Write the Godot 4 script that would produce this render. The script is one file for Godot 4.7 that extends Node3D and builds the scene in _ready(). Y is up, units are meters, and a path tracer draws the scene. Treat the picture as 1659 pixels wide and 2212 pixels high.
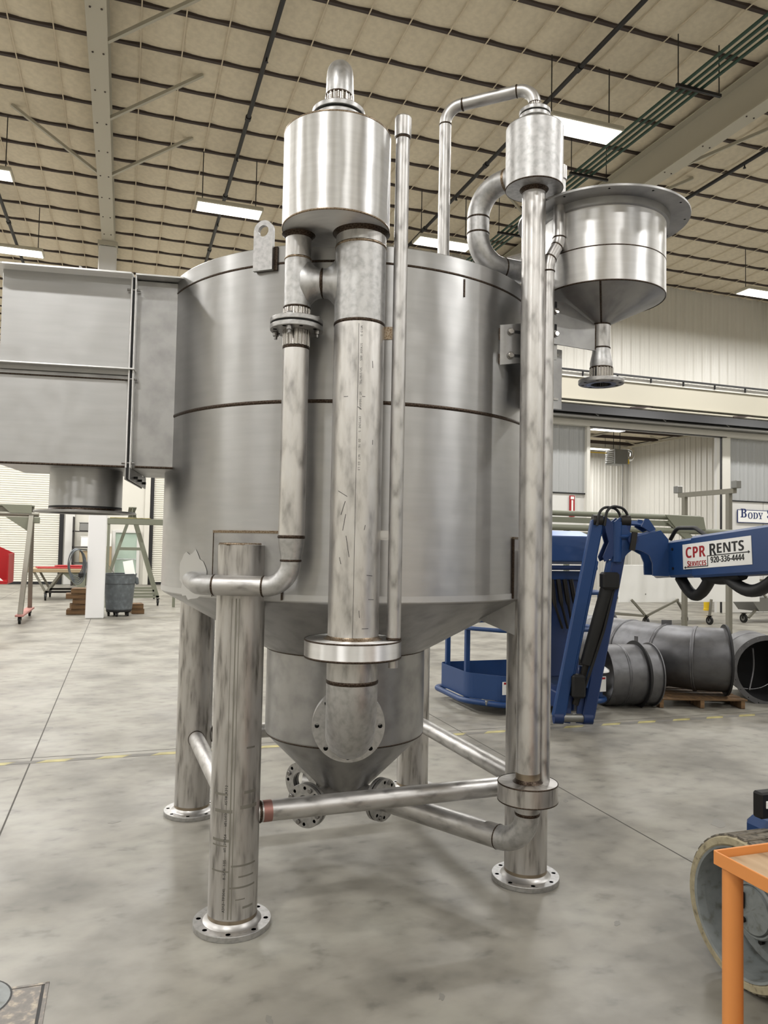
extends Node3D
# A fabrication shop with a stainless process tank on four pipe legs.
# World axes: x runs along the partition wall, -z runs towards the back of the hall, y is up, metres.

class MB:
	var v := PackedVector3Array()
	var n := PackedVector3Array()
	var t := PackedVector2Array()
	var idx := PackedInt32Array()
	func vert(p: Vector3, nn: Vector3, uv: Vector2) -> int:
		v.append(p); n.append(nn); t.append(uv)
		return v.size() - 1
	# corners run counter-clockwise seen from outside
	func tri(a: int, b: int, c: int) -> void:
		idx.append(a); idx.append(c); idx.append(b)
	func quad(a: int, b: int, c: int, d: int) -> void:
		tri(a, b, c); tri(a, c, d)
	func flat4(a: Vector3, b: Vector3, c: Vector3, d: Vector3) -> void:
		var nn := (b - a).cross(d - a)
		if nn.length() < 1e-12:
			nn = (c - b).cross(d - b)
		nn = nn.normalized()
		var ux := (b - a).normalized()
		var uy := nn.cross(ux)
		quad(vert(a, nn, Vector2(a.dot(ux), a.dot(uy))), vert(b, nn, Vector2(b.dot(ux), b.dot(uy))), vert(c, nn, Vector2(c.dot(ux), c.dot(uy))), vert(d, nn, Vector2(d.dot(ux), d.dot(uy))))
	func flat3(a: Vector3, b: Vector3, c: Vector3) -> void:
		var nn := (b - a).cross(c - a).normalized()
		var ux := (b - a).normalized()
		var uy := nn.cross(ux)
		tri(vert(a, nn, Vector2(a.dot(ux), a.dot(uy))), vert(b, nn, Vector2(b.dot(ux), b.dot(uy))), vert(c, nn, Vector2(c.dot(ux), c.dot(uy))))
	func mesh() -> ArrayMesh:
		var arr := []
		arr.resize(Mesh.ARRAY_MAX)
		arr[Mesh.ARRAY_VERTEX] = v
		arr[Mesh.ARRAY_NORMAL] = n
		arr[Mesh.ARRAY_TEX_UV] = t
		arr[Mesh.ARRAY_INDEX] = idx
		var m := ArrayMesh.new()
		m.add_surface_from_arrays(Mesh.PRIMITIVE_TRIANGLES, arr)
		return m
	# profile of (radius, height) from bottom to top turned about y
	func lathe(prof: Array, seg := 48, xf := Transform3D(), smooth := false, a0 := -1.25) -> MB:
		var k := prof.size()
		var seg_n := []
		var len_at := [0.0]
		for i in k - 1:
			var d: Vector2 = prof[i + 1] - prof[i]
			seg_n.append(Vector2(d.y, -d.x).normalized())
			len_at.append(len_at[i] + d.length())
		var rr := 0.0
		for p in prof:
			rr = maxf(rr, p.x)
		for i in k - 1:
			var na: Vector2 = seg_n[i]
			var nb: Vector2 = seg_n[i]
			if smooth:
				if i > 0: na = (seg_n[i] + seg_n[i - 1]).normalized()
				if i < k - 2: nb = (seg_n[i] + seg_n[i + 1]).normalized()
			var first := v.size()
			for j in seg + 1:
				var a := a0 + TAU * j / seg
				var c := cos(a)
				var s := sin(a)
				var u := TAU * j / seg * rr
				vert(xf * Vector3(prof[i].x * c, prof[i].y, prof[i].x * s), (xf.basis * Vector3(na.x * c, na.y, na.x * s)).normalized(), Vector2(u, len_at[i]))
				vert(xf * Vector3(prof[i + 1].x * c, prof[i + 1].y, prof[i + 1].x * s), (xf.basis * Vector3(nb.x * c, nb.y, nb.x * s)).normalized(), Vector2(u, len_at[i + 1]))
			for j in seg:
				var q := first + j * 2
				quad(q, q + 1, q + 3, q + 2)
		return self
	func tube(path: Array, rad, seg := 24, capped := true, start := Vector3(0.32, 0.05, -0.94)) -> MB:
		var k := path.size()
		var base := v.size()
		var side := Vector3.ZERO
		var lay := 0.0
		var tans := []
		for i in k:
			var d: Vector3
			if i == 0: d = path[1] - path[0]
			elif i == k - 1: d = path[k - 1] - path[k - 2]
			else: d = (path[i + 1] - path[i]).normalized() + (path[i] - path[i - 1]).normalized()
			tans.append(d.normalized())
		var sides := []
		for i in k:
			var tn: Vector3 = tans[i]
			if i == 0:
				side = start - tn * start.dot(tn)
				if side.length() < 0.1:
					side = Vector3(0.1, -1, 0.1) - tn * Vector3(0.1, -1, 0.1).dot(tn)
			else:
				side = side - tn * side.dot(tn)
				lay += path[i].distance_to(path[i - 1])
			side = side.normalized()
			sides.append(side)
			var up := tn.cross(side)
			var r: float = rad[i] if rad is Array else rad
			for j in seg + 1:
				var a := TAU * j / seg
				var dir := side * cos(a) + up * sin(a)
				vert(path[i] + dir * r, dir, Vector2(TAU * j / seg * r, lay))
		for i in k - 1:
			for j in seg:
				var a := base + i * (seg + 1) + j
				var b := a + seg + 1
				quad(a, a + 1, b + 1, b)
		if capped:
			for e in [0, k - 1]:
				var tn: Vector3 = tans[e] if e else -tans[e]
				var r: float = rad[e] if rad is Array else rad
				var up: Vector3 = tans[e].cross(sides[e])
				var mid := vert(path[e], tn, Vector2.ZERO)
				var ring := v.size()
				for j in seg + 1:
					var a := TAU * j / seg
					vert(path[e] + (sides[e] * cos(a) + up * sin(a)) * r, tn, Vector2(cos(a), sin(a)) * r)
				for j in seg:
					if e: tri(mid, ring + j, ring + j + 1)
					else: tri(mid, ring + j + 1, ring + j)
		return self
	func box(c: Vector3, s: Vector3, b := Basis(), ch := 0.0) -> MB:
		var h := s / 2.0
		if ch <= 0.0:
			for f in 6:
				var ax := f / 2
				var sg := 1.0 if f % 2 == 0 else -1.0
				var w := Vector3.ZERO
				var uu := Vector3.ZERO
				var vv := Vector3.ZERO
				w[ax] = h[ax] * sg
				uu[(ax + 1) % 3] = h[(ax + 1) % 3] * sg
				vv[(ax + 2) % 3] = h[(ax + 2) % 3]
				flat4(c + b * (w - uu - vv), c + b * (w + uu - vv), c + b * (w + uu + vv), c + b * (w - uu + vv))
			return self
		ch = minf(ch, minf(h.x, minf(h.y, h.z)) * 0.9)
		var i := h - Vector3(ch, ch, ch)
		for ax in 3:
			var bx := (ax + 1) % 3
			var cx := (ax + 2) % 3
			for sg: float in [1.0, -1.0]:
				var q := []
				for e in [[-1, -1], [1, -1], [1, 1], [-1, 1]]:
					var p := Vector3.ZERO
					p[ax] = h[ax] * sg; p[bx] = i[bx] * e[0] * sg; p[cx] = i[cx] * e[1]
					q.append(c + b * p)
				flat4(q[0], q[1], q[2], q[3])
			for s1: float in [1.0, -1.0]:
				for s2: float in [1.0, -1.0]:
					var p := []
					for e: float in [-1.0, 1.0]:
						var a1 := Vector3.ZERO
						a1[ax] = i[ax] * e; a1[bx] = h[bx] * s1; a1[cx] = i[cx] * s2
						var a2 := Vector3.ZERO
						a2[ax] = i[ax] * e; a2[bx] = i[bx] * s1; a2[cx] = h[cx] * s2
						p.append(c + b * a1); p.append(c + b * a2)
					if s1 * s2 > 0: flat4(p[0], p[2], p[3], p[1])
					else: flat4(p[0], p[1], p[3], p[2])
		for sx: float in [1.0, -1.0]:
			for sy: float in [1.0, -1.0]:
				for sz: float in [1.0, -1.0]:
					var a := c + b * Vector3(h.x * sx, i.y * sy, i.z * sz)
					var bb := c + b * Vector3(i.x * sx, h.y * sy, i.z * sz)
					var cc := c + b * Vector3(i.x * sx, i.y * sy, h.z * sz)
					if sx * sy * sz > 0: flat3(a, bb, cc)
					else: flat3(a, cc, bb)
		return self
	# a straight bar of rectangular section from a to b; w along side, h along up
	func bar(a: Vector3, bb: Vector3, w: float, h: float, up := Vector3.UP, ch := 0.0) -> MB:
		var z := (bb - a).normalized()
		if absf(z.dot(up)) > 0.97: up = Vector3(0, 0, 1)
		var x := up.cross(z).normalized()
		var y := z.cross(x)
		return box((a + bb) / 2.0, Vector3(w, h, a.distance_to(bb)), Basis(x, y, z), ch)
	# a flat outline in local xy, as thick as depth along local z
	func prism(poly: PackedVector2Array, depth: float, xf := Transform3D()) -> MB:
		if Geometry2D.is_polygon_clockwise(poly):
			poly = poly.duplicate(); poly.reverse()
		var ids := Geometry2D.triangulate_polygon(poly)
		for side in 2:
			var z := depth if side == 0 else 0.0
			var nn := (xf.basis * Vector3(0, 0, 1 if side == 0 else -1)).normalized()
			var first := v.size()
			for p in poly:
				vert(xf * Vector3(p.x, p.y, z), nn, p)
			for k in range(0, ids.size(), 3):
				var a := poly[ids[k]]
				var b := poly[ids[k + 1]]
				var c := poly[ids[k + 2]]
				var ccw := (b - a).cross(c - a) > 0
				if side == 1: ccw = not ccw
				if ccw: tri(first + ids[k], first + ids[k + 1], first + ids[k + 2])
				else: tri(first + ids[k], first + ids[k + 2], first + ids[k + 1])
		for k in poly.size():
			var a := poly[k]
			var b := poly[(k + 1) % poly.size()]
			flat4(xf * Vector3(a.x, a.y, 0), xf * Vector3(b.x, b.y, 0), xf * Vector3(b.x, b.y, depth), xf * Vector3(a.x, a.y, depth))
		return self
	# a flat ring about y from 0 to th, with holes on a bolt circle
	func flange(ro: float, ri: float, th: float, holes: int, rb: float, rh: float, xf := Transform3D(), turn := 0.0) -> MB:
		var step := PI / holes
		var arc := 4
		for h in holes * 2:
			var a0 := turn + h * step
			var poly := PackedVector2Array()
			# a half sector: the hole lies on its first edge when h is even, else on its last
			var at_first := h % 2 == 0
			var ah := a0 if at_first else a0 + step
			for k in arc + 1:
				var a := a0 + step * k / arc
				poly.append(Vector2(cos(a), sin(a)) * ro)
			var e := Vector2(cos(ah), sin(ah))
			var back := PackedVector2Array()
			for k in arc + 1:
				var a := a0 + step - step * k / arc
				back.append(Vector2(cos(a), sin(a)) * ri)
			var bite := PackedVector2Array()
			var sgn := 1.0 if at_first else -1.0
			for k in 7:
				var a := ah + sgn * PI * k / 6.0
				bite.append(e * rb + Vector2(cos(a), sin(a)) * rh)
			if at_first:
				poly.append_array(back)
				bite.reverse()
				poly.append_array(bite)
			else:
				poly.append_array(bite)
				poly.append_array(back)
			var ids := Geometry2D.triangulate_polygon(poly)
			for side in 2:
				var y := th if side == 0 else 0.0
				var nn := (xf.basis * Vector3(0, 1 if side == 0 else -1, 0)).normalized()
				var first := v.size()
				for p in poly: vert(xf * Vector3(p.x, y, p.y), nn, p)
				for k in range(0, ids.size(), 3):
					var p0 := poly[ids[k]]
					var cw := (poly[ids[k + 1]] - p0).cross(poly[ids[k + 2]] - p0) < 0
					if side == 1: cw = not cw
					if cw: tri(first + ids[k], first + ids[k + 1], first + ids[k + 2])
					else: tri(first + ids[k], first + ids[k + 2], first + ids[k + 1])
			# hole wall
			for k in 6:
				var p: Vector2 = bite[k]
				var q: Vector2 = bite[k + 1]
				var np := (e * rb - p).normalized()
				var nq := (e * rb - q).normalized()
				var i0 := vert(xf * Vector3(p.x, 0, p.y), xf.basis * Vector3(np.x, 0, np.y), Vector2(0, 0))
				var i1 := vert(xf * Vector3(q.x, 0, q.y), xf.basis * Vector3(nq.x, 0, nq.y), Vector2(.01, 0))
				var i2 := vert(xf * Vector3(q.x, th, q.y), xf.basis * Vector3(nq.x, 0, nq.y), Vector2(.01, th))
				var i3 := vert(xf * Vector3(p.x, th, p.y), xf.basis * Vector3(np.x, 0, np.y), Vector2(0, th))
				quad(i0, i1, i2, i3)
		var b := minf(th * 0.12, 0.003)
		lathe([Vector2(ro - 0.0001, 0), Vector2(ro + b * 0.4, b), Vector2(ro + b * 0.4, th - b), Vector2(ro - 0.0001, th)], holes * 8, xf, false)
		lathe([Vector2(ri, th), Vector2(ri, 0)], 32, xf)
		return self
	func disc(c: Vector3, r: float, b := Basis(), seg := 32) -> MB:
		return lathe([Vector2(r, 0), Vector2(0.0001, 0)], seg, Transform3D(b, c))

# ---------- small helpers ----------
var taken := {}
var M := {}

func numbered(called: String) -> String:
	taken[called] = taken.get(called, -1) + 1
	return called if taken[called] == 0 else "%s_%03d" % [called, taken[called]]

func tag(o: Node, label := "", category := "", group := "", kind := "") -> Node:
	if label: o.set_meta("label", label)
	if category: o.set_meta("category", category)
	if group: o.set_meta("group", group)
	if kind: o.set_meta("kind", kind)
	return o

func thing(called: String, at: Vector3, label: String, category: String, group := "", turn := 0.0) -> Node3D:
	var o := Node3D.new()
	o.name = numbered(called)
	add_child(o)
	o.position = at
	o.rotation.y = turn
	tag(o, label, category, group)
	return o

func part(called: String, m, mat: Material, parent: Node3D, at := Vector3.ZERO, b := Basis()) -> MeshInstance3D:
	var o := MeshInstance3D.new()
	o.name = called
	o.mesh = m.mesh() if m is MB else m
	o.material_override = mat
	o.transform = Transform3D(b, at)
	parent.add_child(o, true)
	return o

func struct(called: String, m, mat: Material, label := "", at := Vector3.ZERO) -> MeshInstance3D:
	var o := MeshInstance3D.new()
	o.name = numbered(called)
	o.mesh = m.mesh() if m is MB else m
	o.material_override = mat
	add_child(o)
	o.position = at
	tag(o, label, "", "", "structure")
	return o

func copy_of(o: Node3D, at: Vector3, label := "", turn := 0.0) -> Node3D:
	var c: Node3D = o.duplicate()
	c.name = numbered(String(o.name).rstrip("0123456789").trim_suffix("_"))
	add_child(c)
	c.position = at
	c.rotation.y = turn
	if label: c.set_meta("label", label)
	return c

# polyline with rounded corners
func bend(pts: Array, rad, steps := 8) -> Array:
	var out := [pts[0]]
	for i in range(1, pts.size() - 1):
		var p: Vector3 = pts[i]
		var a: Vector3 = (pts[i - 1] - p).normalized()
		var b: Vector3 = (pts[i + 1] - p).normalized()
		var ang := a.angle_to(b)
		var r: float = rad[i - 1] if rad is Array else rad
		var cut := r / tan(ang / 2.0)
		cut = minf(cut, minf(p.distance_to(pts[i - 1]), p.distance_to(pts[i + 1])) * 0.98)
		var r2 := cut * tan(ang / 2.0)
		var mid := p + (a + b).normalized() * (r2 / sin(ang / 2.0))
		var s: Vector3 = p + a * cut - mid
		var e: Vector3 = p + b * cut - mid
		var full := s.angle_to(e)
		var ax := s.cross(e).normalized()
		for k in steps + 1:
			out.append(mid + s.rotated(ax, full * k / steps))
	out.append(pts[pts.size() - 1])
	return out

# basis whose y axis points along d
func along(d: Vector3) -> Basis:
	var y := d.normalized()
	var h := Vector3(0, 0, 1) if absf(y.z) < 0.9 else Vector3(0, 1, 0)
	var x := h.cross(y).normalized()
	return Basis(x, y, x.cross(y))

# a noise picture that repeats without a seam; stretch widens its spots along u or v
func noise_tex(size: int, freq: float, oct: int, seed_: int, ramp: Array, stretch := Vector2.ONE, kind := FastNoiseLite.TYPE_SIMPLEX_SMOOTH) -> ImageTexture:
	var f := FastNoiseLite.new()
	f.noise_type = kind
	f.seed = seed_
	f.frequency = freq
	f.fractal_octaves = oct
	f.fractal_type = FastNoiseLite.FRACTAL_FBM if oct > 1 else FastNoiseLite.FRACTAL_NONE
	var raw := f.get_seamless_image(maxi(8, int(size / stretch.x)), maxi(8, int(size / stretch.y)))
	raw.convert(Image.FORMAT_RGB8)
	if raw.get_width() != size or raw.get_height() != size:
		raw.resize(size, size, Image.INTERPOLATE_CUBIC)
	var g := Gradient.new()
	g.offsets = PackedFloat32Array(ramp.map(func(e): return e[0]))
	g.colors = PackedColorArray(ramp.map(func(e): return e[1]))
	var table := []
	for k in 256: table.append(g.sample(k / 255.0))
	var data := raw.get_data()
	var out := PackedByteArray()
	out.resize(size * size * 3)
	for k in size * size:
		var c: Color = table[data[k * 3]]
		out[k * 3] = c.r8
		out[k * 3 + 1] = c.g8
		out[k * 3 + 2] = c.b8
	return ImageTexture.create_from_image(Image.create_from_data(size, size, false, Image.FORMAT_RGB8, out))

func grey(k: float, w := 0.0) -> Color:
	return Color(k * (1.0 + w), k, k * (1.0 - w))

func std(called: String, c: Color, rough := 0.6, metal := 0.0) -> StandardMaterial3D:
	var m := StandardMaterial3D.new()
	m.resource_name = called
	m.albedo_color = c
	m.roughness = rough
	m.metallic = metal
	M[called] = m
	return m

func textured(m: StandardMaterial3D, tex: Texture2D, scale: Vector3, tri := false) -> StandardMaterial3D:
	m.albedo_texture = tex
	m.uv1_scale = scale
	if tri:
		m.uv1_triplanar = true
		m.uv1_world_triplanar = true
	return m

func _ready() -> void:
	# ---------- camera, environment, exposure ----------
	var cam := Camera3D.new()
	cam.name = "camera"
	cam.fov = rad_to_deg(2.0 * atan(1106.0 / 1656.8))
	cam.near = 0.05
	cam.far = 150.0
	cam.rotation_order = EULER_ORDER_YXZ
	cam.position = Vector3(0, 1.703, 0)
	cam.rotation_degrees = Vector3(2.57, -18.7, 1.11)
	add_child(cam)
	cam.current = true
	var env := Environment.new()
	env.background_mode = Environment.BG_COLOR
	env.background_color = Color(0, 0, 0)
	env.tonemap_mode = Environment.TONE_MAPPER_LINEAR
	env.tonemap_exposure = 1.0
	env.sdfgi_enabled = true
	env.ssao_enabled = true
	env.ssil_enabled = true
	var we := WorldEnvironment.new()
	we.name = "world_environment"
	we.environment = env
	add_child(we)
	materials()
	high_bays()
	hall()
	ceiling_things()
	partition()
	back_bay()
	process_tank()
	boom_lift()
	right_things()
	left_things()
	near_things()

func materials() -> void:
	# --- metal of the tank ---
	var brush := noise_tex(512, 0.03, 4, 3, [[0.0, grey(0.965)], [0.5, grey(0.985)], [1.0, grey(1.0)]], Vector2(10, 1))
	var cloudy := noise_tex(512, 0.012, 5, 5, [[0.0, grey(0.86)], [0.4, grey(0.94)], [0.62, grey(0.98)], [1.0, grey(1.0)]])
	var rough_spots := noise_tex(512, 0.010, 4, 8, [[0.0, grey(0.80)], [0.5, grey(0.90)], [1.0, grey(1.0)]])
	var wavy := noise_tex(256, 0.012, 2, 21, [[0.0, grey(0.0)], [1.0, grey(1.0)]], Vector2(1, 2))
	var mill := noise_tex(512, 0.014, 5, 11, [[0.0, grey(0.70, 0.01)], [0.25, grey(0.86, 0.005)], [0.5, grey(0.95, 0.005)], [1.0, grey(1.0)]], Vector2(1, 3))
	var scuffed := noise_tex(512, 0.02, 5, 14, [[0.0, grey(0.50, 0.02)], [0.18, grey(0.74, 0.012)], [0.4, grey(0.90, 0.008)], [0.6, grey(0.96, 0.005)], [1.0, grey(1.0)]], Vector2(1, 6))
	for e in [["sheet", grey(0.715, 0.002), 0.45, -0.75, brush, Vector3(1.4, 1.4, 1)], ["sheet_bright", grey(0.95, 0.002), 0.48, -0.93, brush, Vector3(2.2, 2.2, 1)], ["sheet_dull", grey(0.68, 0.004), 0.48, -0.5, cloudy, Vector3(0.9, 0.9, 1)]]:
		var m := textured(std(e[0], e[1], e[2], 1.0), e[4], e[5])
		m.anisotropy_enabled = true
		m.anisotropy = e[3]
		if e[0] != "sheet_bright": m.roughness_texture = rough_spots
		m.heightmap_enabled = true
		m.heightmap_texture = wavy
		m.heightmap_scale = 0.16
	for e in [["pipe", grey(0.79, 0.006), 0.46, mill, 2.6], ["pipe_light", grey(0.86, 0.008), 0.42, mill, 1.9], ["leg_pipe", grey(0.79, 0.010), 0.46, scuffed, 1.7], ["fitting", grey(0.76, 0.003), 0.5, cloudy, 4.0]]:
		var m := textured(std(e[0], e[1], e[2], 0.92), e[3], Vector3(e[4], e[4], 1))
		m.roughness_texture = rough_spots
	textured(std("flange_steel", grey(0.72, 0.005), 0.42, 0.9), cloudy, Vector3(5, 5, 1))
	std("machined", grey(0.72, 0.02), 0.2, 1.0)
	std("bolt_steel", grey(0.55, 0.01), 0.3, 1.0)
	textured(std("weld", Color(0.33, 0.295, 0.265), 0.42, 0.8), noise_tex(128, 0.05, 3, 31, [[0.0, Color(0.42, 0.36, 0.34)], [0.5, Color(0.85, 0.8, 0.75)], [1.0, Color(1, 1, 1)]]), Vector3(14, 14, 1))
	textured(std("weld_bright", Color(0.62, 0.58, 0.53), 0.35, 0.9), noise_tex(128, 0.05, 3, 32, [[0.0, Color(0.6, 0.5, 0.42)], [0.5, Color(0.9, 0.86, 0.8)], [1.0, Color(1, 1, 1)]]), Vector3(14, 14, 1))
	std("ground_weld", grey(0.80), 0.5, 1.0)
	std("heat_tint", Color(0.60, 0.55, 0.48), 0.38, 1.0)
	std("scuff", Color(0.57, 0.56, 0.53), 0.55, 0.9)
	std("fillet", grey(0.70, 0.01), 0.4, 0.95)
	std("stain", Color(0.47, 0.46, 0.435), 0.5)
	std("gasket", grey(0.05), 0.6, 0.0)
	std("ink", Color(0.09, 0.09, 0.1), 0.7, 0.0)
	std("red_mark", Color(0.62, 0.46, 0.43), 0.5, 0.85)
	# --- building ---
	var slab_a := noise_tex(1024, 0.006, 6, 41, [[0.0, Color(0.70, 0.69, 0.675)], [0.36, Color(0.86, 0.85, 0.835)], [0.55, Color(0.93, 0.92, 0.905)], [0.75, Color(0.97, 0.965, 0.95)], [1.0, Color(1, 1, 0.99)]])
	var slab_b := noise_tex(512, 0.02, 5, 43, [[0.0, grey(0.76)], [0.25, grey(0.91)], [0.6, grey(0.97)], [1.0, grey(1.0)]], Vector2(1.4, 1))
	var floor_m := textured(std("concrete", Color(0.61, 0.60, 0.57), 0.58), slab_a, Vector3(0.16, 0.16, 0.16), true)
	floor_m.detail_enabled = true
	floor_m.detail_albedo = slab_b
	floor_m.detail_blend_mode = BaseMaterial3D.BLEND_MODE_MUL
	floor_m.detail_uv_layer = BaseMaterial3D.DETAIL_UV_2
	floor_m.uv2_triplanar = true
	floor_m.uv2_world_triplanar = true
	floor_m.uv2_scale = Vector3(0.55, 0.55, 0.55)
	floor_m.roughness_texture = noise_tex(512, 0.01, 5, 44, [[0.0, grey(0.55)], [0.5, grey(0.8)], [1.0, grey(1.0)]])
	std("joint", Color(0.30, 0.29, 0.27), 0.85)
	textured(std("tape_yellow", Color(0.72, 0.68, 0.46), 0.6), noise_tex(256, 0.02, 4, 47, [[0.0, grey(0.55)], [0.4, grey(0.85)], [1.0, grey(1.0)]]), Vector3(1, 1, 1))
	std("tape_dark", Color(0.44, 0.43, 0.41), 0.7)
	textured(std("insulation", Color(0.89, 0.845, 0.755), 0.85), noise_tex(256, 0.03, 5, 51, [[0.0, grey(0.93)], [1.0, grey(1.0)]]), Vector3(1, 1, 1))
	std("purlin", Color(0.26, 0.22, 0.205), 0.7)
	std("strap", Color(0.82, 0.77, 0.68), 0.7)
	std("beam_paint", Color(0.72, 0.70, 0.64), 0.55)
	std("dark_pipe", Color(0.10, 0.10, 0.11), 0.5)
	std("green_conduit", Color(0.13, 0.26, 0.21), 0.5)
	std("wall_metal", Color(0.835, 0.825, 0.795), 0.38)
	std("wall_grey", Color(0.63, 0.635, 0.635), 0.45)
	std("wall_white", Color(0.82, 0.815, 0.80), 0.5)
	std("wall_hall", Color(0.82, 0.81, 0.775), 0.5)
	std("shutter", Color(0.84, 0.83, 0.79), 0.5)
	std("black_frame", Color(0.07, 0.07, 0.08), 0.5)
	std("column_white", Color(0.86, 0.86, 0.86), 0.5)
	std("reflector", Color(0.75, 0.75, 0.76), 0.3, 1.0)
	std("galvanized", Color(0.55, 0.55, 0.54), 0.45, 0.8)
	std("green_grey", Color(0.46, 0.47, 0.41), 0.55)
	var glass := std("door_glass", Color(0.75, 0.88, 0.82, 0.25), 0.05)
	glass.transparency = BaseMaterial3D.TRANSPARENCY_ALPHA
	std("foil", Color(0.85, 0.85, 0.84), 0.28, 1.0)
	# --- other things ---
	std("lift_blue", Color(0.085, 0.23, 0.43), 0.42)
	std("lift_blue_dark", Color(0.055, 0.17, 0.36), 0.5)
	std("tarp_blue", Color(0.18, 0.40, 0.74), 0.3)
	std("black_rubber", Color(0.03, 0.03, 0.032), 0.6)
	std("dark_steel", Color(0.16, 0.15, 0.14), 0.5, 0.6)
	std("label_white", Color(0.92, 0.92, 0.91), 0.45)
	std("label_red", Color(0.60, 0.06, 0.09), 0.5)
	std("label_black", Color(0.03, 0.03, 0.03), 0.5)
	std("label_blue", Color(0.07, 0.15, 0.36), 0.5)
	textured(std("tyre_pale", Color(0.70, 0.66, 0.55), 0.85), noise_tex(256, 0.03, 5, 61, [[0.0, grey(0.62)], [0.3, grey(0.9)], [1.0, grey(1.0)]]), Vector3(3, 3, 1))
	textured(std("tyre_grey", Color(0.50, 0.47, 0.42), 0.85), noise_tex(256, 0.03, 4, 62, [[0.0, grey(0.4)], [0.5, grey(0.9)], [1.0, grey(1.0)]]), Vector3(3, 3, 1))
	textured(std("rim_grey", Color(0.52, 0.54, 0.54), 0.5), noise_tex(256, 0.02, 4, 63, [[0.0, Color(0.72, 0.70, 0.66)], [0.4, grey(0.93)], [1.0, grey(1.0)]]), Vector3(3, 3, 1))
	std("orange_paint", Color(0.84, 0.545, 0.29), 0.5)
	textured(std("plywood", Color(0.74, 0.64, 0.52), 0.8), noise_tex(256, 0.02, 4, 65, [[0.0, Color(0.6, 0.55, 0.5)], [0.5, Color(0.9, 0.88, 0.85)], [1.0, Color(1, 1, 1)]], Vector2(6, 1)), Vector3(2, 2, 1))
	textured(std("lumber", Color(0.52, 0.40, 0.27), 0.8), noise_tex(256, 0.03, 4, 66, [[0.0, grey(0.6)], [1.0, grey(1.0)]], Vector2(8, 1)), Vector3(2, 2, 1))
	textured(std("duct_steel", Color(0.42, 0.42, 0.43), 0.45, 0.75), cloudy, Vector3(1.2, 1.2, 1))
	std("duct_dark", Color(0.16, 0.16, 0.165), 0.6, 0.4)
	std("red_paint", Color(0.62, 0.05, 0.08), 0.4)
	std("pink_paint", Color(0.66, 0.46, 0.43), 0.6)
	textured(std("bin_grey", Color(0.54, 0.57, 0.59), 0.6), noise_tex(256, 0.03, 5, 67, [[0.0, grey(0.58)], [0.6, grey(0.66)], [0.85, grey(0.74)], [1.0, grey(0.95)]]), Vector3(0.8, 0.8, 1))
	std("steel_tube", Color(0.50, 0.49, 0.45), 0.5, 0.5)
	std("yellow_paint", Color(0.86, 0.72, 0.10), 0.5)
	std("paper", Color(0.9, 0.9, 0.88), 0.7)
	std("clutter_dark", Color(0.20, 0.19, 0.18), 0.7)
	std("clutter_tan", Color(0.62, 0.55, 0.44), 0.8)
	textured(std("cover_plate", Color(0.72, 0.69, 0.66), 0.55, 0.2), noise_tex(256, 0.03, 5, 69, [[0.0, grey(0.60)], [0.58, grey(0.68)], [0.74, Color(0.82, 0.80, 0.76)], [1.0, Color(0.97, 0.95, 0.89)]]), Vector3(3, 3, 1))
	var lit := std("lamp_face", Color(0.95, 0.95, 0.93), 0.5)
	lit.emission_enabled = true
	lit.emission = Color(1.0, 0.99, 0.96)
	lit.emission_energy_multiplier = 3.0

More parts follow.
